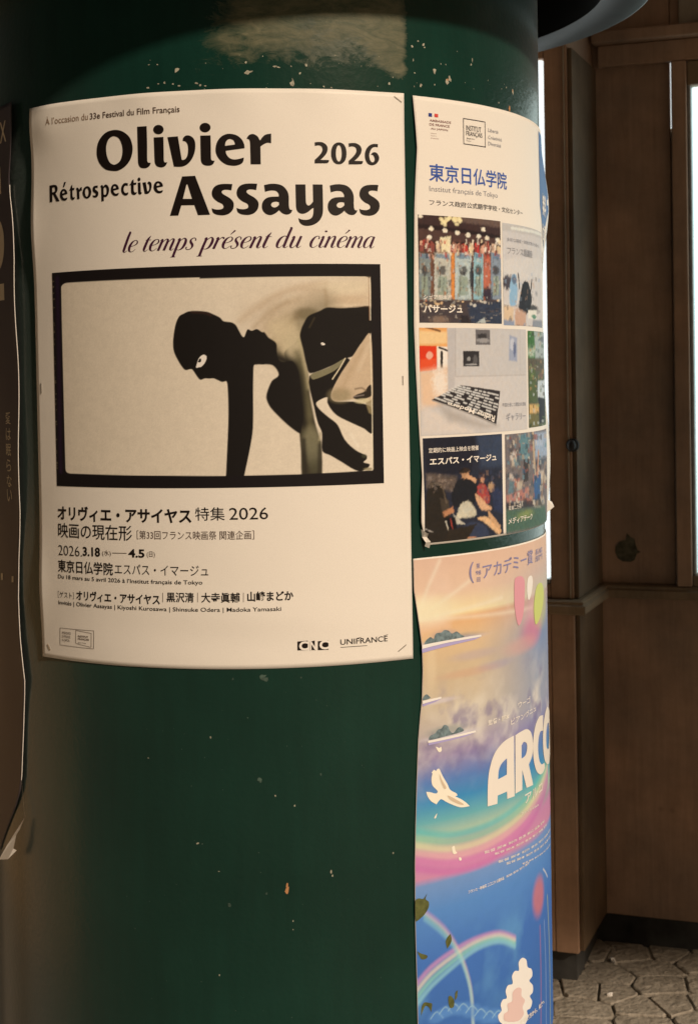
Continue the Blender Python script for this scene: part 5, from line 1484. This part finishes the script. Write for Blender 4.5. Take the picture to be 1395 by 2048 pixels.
for ox, oy, st, sh, un in ((800, 1090, "172,868! 560,800 690,780! 692,796! 400,850 172,902!", "200,866 210,830 250,800 280,815 300,770 350,760 372,740 410,745 440,770 480,752 520,780 545,798 400,832", "172,904! 400,852 690,798! 640,822! 400,880 172,938!"),
                           (800, 1090, "180,1356! 345,1320! 345,1336! 180,1382!", "185,1350 190,1320 215,1298 235,1310 250,1332", "182,1384! 345,1338! 300,1362! 184,1404!"),
                           (800, 1400, "228,352! 640,262! 646,278! 232,372!", "245,345 250,310 290,290 320,255 350,245 372,215 405,225 420,262 450,285 490,240 515,235 540,268 400,310", "232,374! 640,281! 560,314! 236,392!")):
    shape3('shrub_row', [sh], ox, oy, 4.36, M['shrub'])
    t_ = shape3('terrace', [st], ox, oy, 4.36, M['pale'], off=.0021)
    shape3('terrace_side', [un], ox, oy, 4.36, M['lilac'], t_, off=.0019)
for nm, st, mt in (("streamer", "985,300 1010,275 1050,275 1070,320 1068,500 1050,640 1015,700 985,560 980,400", M['rose']), ("streamer", "1095,300 1112,270 1132,270 1140,320 1128,420 1105,480 1090,400", M['pale']), ("streamer", "1160,430 1180,350 1215,330 1235,400 1228,520 1200,640 1165,690 1150,560", M['lime'])):
    shape3(nm, [st], *Z1, mt)
for nm, st, mt in (("printed_cloud", "880,1430! 850,1400 840,1350 870,1310 862,1260 880,1215 915,1200 905,1140 925,1090 965,1075 960,1010 985,965 1020,960 1018,890 1050,850 1085,870 1095,930 1130,950 1135,1010 1110,1050 1140,1090 1140,1150 1115,1185 1135,1230 1120,1290 1090,1310 1100,1370 1075,1430!", M['pale']), ("printed_cloud", "900,1400 890,1340 925,1310 920,1250 960,1225 965,1150 1005,1110 1040,1120 1040,1180 1070,1220 1050,1280 1060,1340 1010,1400", M['blush']),):
    shape3(nm, [st], *Z3, mt, off=.0017 if mt is M['pale'] else .0021)
# title: traced letters
t_A = ["748,925! 750,740 765,600 810,460 890,360 975,308! 982,836! 918,860! 915,795! 835,830! 832,902!", "838,690! 845,610 870,550 915,506! 914,648!"]
t_R = ["988,305! 1040,272 1090,252 1125,285 1140,370 1135,480 1105,560! 1142,738! 1085,765! 1048,610! 1048,780! 988,815!", "1042,395! 1060,365 1085,375 1090,420 1075,480 1042,510!"]
t_C = ["1228,130! 1195,145 1160,230 1142,360 1145,500 1165,600 1195,645 1225,635 1245,590! 1240,545! 1215,560 1195,520 1185,430 1190,330 1205,275 1228,265!"]
t_O = ["1262,60 1240,150 1228,290 1230,430 1245,530 1268,560 1283,540 1290,400 1289,200 1280,80", "1268,200 1258,260 1255,340 1260,410 1272,430 1280,380 1282,270 1277,200"]
put('title_lettering', [glyph(g, *Z2) for g in (t_A, t_R, t_C, t_O)], lift3, M['white'], p3, .0019)


def T3(b, xl, yt, yb, xr, yr, org=Z2, bold=0.0, rise=0.0, **k):
    f = lambda x, y: (org[0] + x / org[2], org[1] + y / org[2])
    (a, t), (_, bb), (cx, d) = f(xl, yt), f(xl, yb), f(xr, yr)
    return T(b, a, t, bb, cx, d, bold, **k)


def tilt(b, xl, yt, yb, xr, yr_bot, org, bold=0.0):
    """a line whose right end climbs on the sheet"""
    f = lambda x, y: (org[0] + x / org[2], org[1] + y / org[2])
    z0 = float(U(*f(xl, yb))[1]); z1 = float(U(*f(xr, yr_bot))[1])
    return T3(b, xl, yt, yb, xr, yr_bot, org, bold, slope=z1 - z0)


put('subtitle_lettering', [tilt('アルコ', 1072, 822, 905, 1222, 790, Z2, .02)], lift3, M['white'], p3, .0019)
each('director_lettering', [tilt('ウーゴ', 1012, 15, 70, 1118, 18, Z2, .01), tilt('ビアンヴニュ', 948, 165, 218, 1166, 92, Z2, .01), tilt('監督・脚本', 752, 175, 222, 938, 160, Z2, .02)], lift3, M['white'], p3, .0019)
cl = []
for (x0, y0, x1, y1, h) in ((1040, 1000, 1190, 920, 20), (720, 1340, 1240, 1060, 26), (810, 1350, 1260, 1090, 20), (840, 1420, 1290, 1130, 22), (910, 1435, 1290, 1190, 22), (1050, 1435, 1290, 1260, 16)):
    cl.append(tilt('監督 脚本 制作 音楽 美術 編集 配給', x0, y0 - h, y0, x1, y1, Z2, .01))
each('credit_lettering', cl, lift3, M['white'], p3, .0019)
cl = [tilt('フランス・映画祭 二〇二六 公開作品', 580, 262, 292, 890, 168, Z3, .02), tilt('配給 宣伝 協力 後援', 910, 132, 152, 1110, 30, Z3, .01), tilt('虹の彼方から、未来へ', 1030, 1392, 1440, 1240, 1250, Z3, .03)]
each('tagline_lettering', cl, lift3, M['white'], p3, .0019)
Z1 = (800, 1090, 4.36)
each('award_lettering', [T3('アカデミー賞', 705, 165, 300, 1140, 150, Z1, .008, slope=.006), T3('第', 650, 160, 205, 682, 180, Z1), T3('98', 645, 225, 262, 690, 240, Z1), T3('回', 655, 282, 322, 684, 300, Z1), T3('(', 588, 150, 335, 628, 240, Z1), T3('長編\n部門', 1160, 40, 150, 1222, 120, Z1)], lift3, M['ink_violet'], p3, .0019)

# ---- the dark poster curling off on the left
edge = [(34, 204), (35, 252), (30, 300), (24, 352), (24, 388), (30, 440), (36, 520), (39, 620), (43, 720), (45, 820), (47, 940), (47, 1020), (42, 1117), (42, 1195), (47, 1273), (57, 1360), (53, 1422), (49, 1547), (46, 1580), (36, 1610), (20, 1650), (6, 1690), (-2, 1720)]
sR4f = interp_px(edge)
zT4 = float(U(34, 204)[1]); zB4 = float(U(3, 1700)[1])
sR4 = float(U(36, 900)[0])


def lift4(s, z):
    s = np.asarray(s, float); z = np.asarray(z, float)
    er = np.exp(-np.maximum(sR4 + .02 - s, 0) / 0.02)
    return er * (0.004 + 0.004 * np.sin((z - EYE) * 14) ** 2) + .0006


p4 = thing('dark_poster', 'dark brown poster with pale cropped lettering and a ragged edge, leftmost on the column', 'poster', tuple(cyl(sR4 - .2, zB4, 0)))
M['dark_paper'] = paper_mat('dark_poster_paper', tuple(ink((64, 52, 46), (200, 180, 150))))
link('paper_sheet', sheet(lambda z: np.full_like(z, sR4 - 0.5), sR4f, zB4, zT4, lift4), M['dark_paper'], p4)
# pale cut edge of the paper
zz_ = np.linspace(float(U(57, 1360)[1]), float(U(25, 370)[1]), 80); zz_ = np.concatenate([np.linspace(float(U(50, 1560)[1]), zz_[0], 20)[:-1], zz_])
ss = sR4f(zz_)
P = np.stack([cyl(ss - .0002, zz_, lift4(ss, zz_) + .0011), cyl(ss + .0011, zz_, lift4(ss, zz_) + .0013), cyl(ss + .0011, zz_, lift4(ss, zz_) + .0006)], 1)
link('cut_edge', grid_mesh(P), M['white'], p4)
ms = [T('AX', -8, 250, 292, 18, 268, .01), R4((-14, 390), (6, 388), (4, 333), (-16, 336)), R4((-14, 604), (13, 600), (12, 567), (-14, 571)), R4((-14, 670), (3, 668), (2, 640), (-14, 642)), R4((5, 1160), (9, 1160), (9, 1146), (5, 1146)), R4((27, 1164), (31, 1164), (31, 1152), (27, 1152))]
each('title_lettering', ms + [glyph([ell(-6, 490, 18, 54, 20, 2.2), ell(-8, 490, 7, 30, 14)], 0, 0, 1)], lift4, M['beige'], p4)
ms = []
for ch, y_ in zip('愛は眠らない', (836, 868, 899, 930, 961, 990)):
    ms.append(T(ch, 14.5 + (y_ - 836) * .02, y_ - 12, y_ + 12, 25.5 + (y_ - 836) * .02, y_, .006))
each('title_lettering', ms, lift4, M['beige'], p4)
# torn white tip
vs = []
for x_, y_, o_ in ((60, 1633, .008), (56, 1655, .012), (52, 1665, .014), (49, 1692, .016), (50, 1697, .012), (41, 1713, .018), (29, 1713, .022), (40, 1684, .018), (53, 1648, .010)):
    s, z = [float(q) for q in U(x_, y_)]; vs.append(tuple(cyl(s, z, o_)))
link('torn_tip', mesh_from(vs, [(0, 1, 8), (1, 2, 7, 8), (2, 3, 6, 7), (3, 4, 5, 6)]), M['paper'], p4, smooth=False)
zz_ = np.linspace(float(U(60, 1633)[1]), float(U(50, 1555)[1]), 24); f5 = interp_px([(60, 1633), (57, 1610), (49, 1547), (50, 1555)]); ss = f5(zz_)
P = np.stack([cyl(ss - .0008, zz_, lift4(ss, zz_) + .0016), cyl(ss + .0008, zz_, lift4(ss, zz_) + .0022)], 1)
link('cut_edge', grid_mesh(P), M['white'], p4)
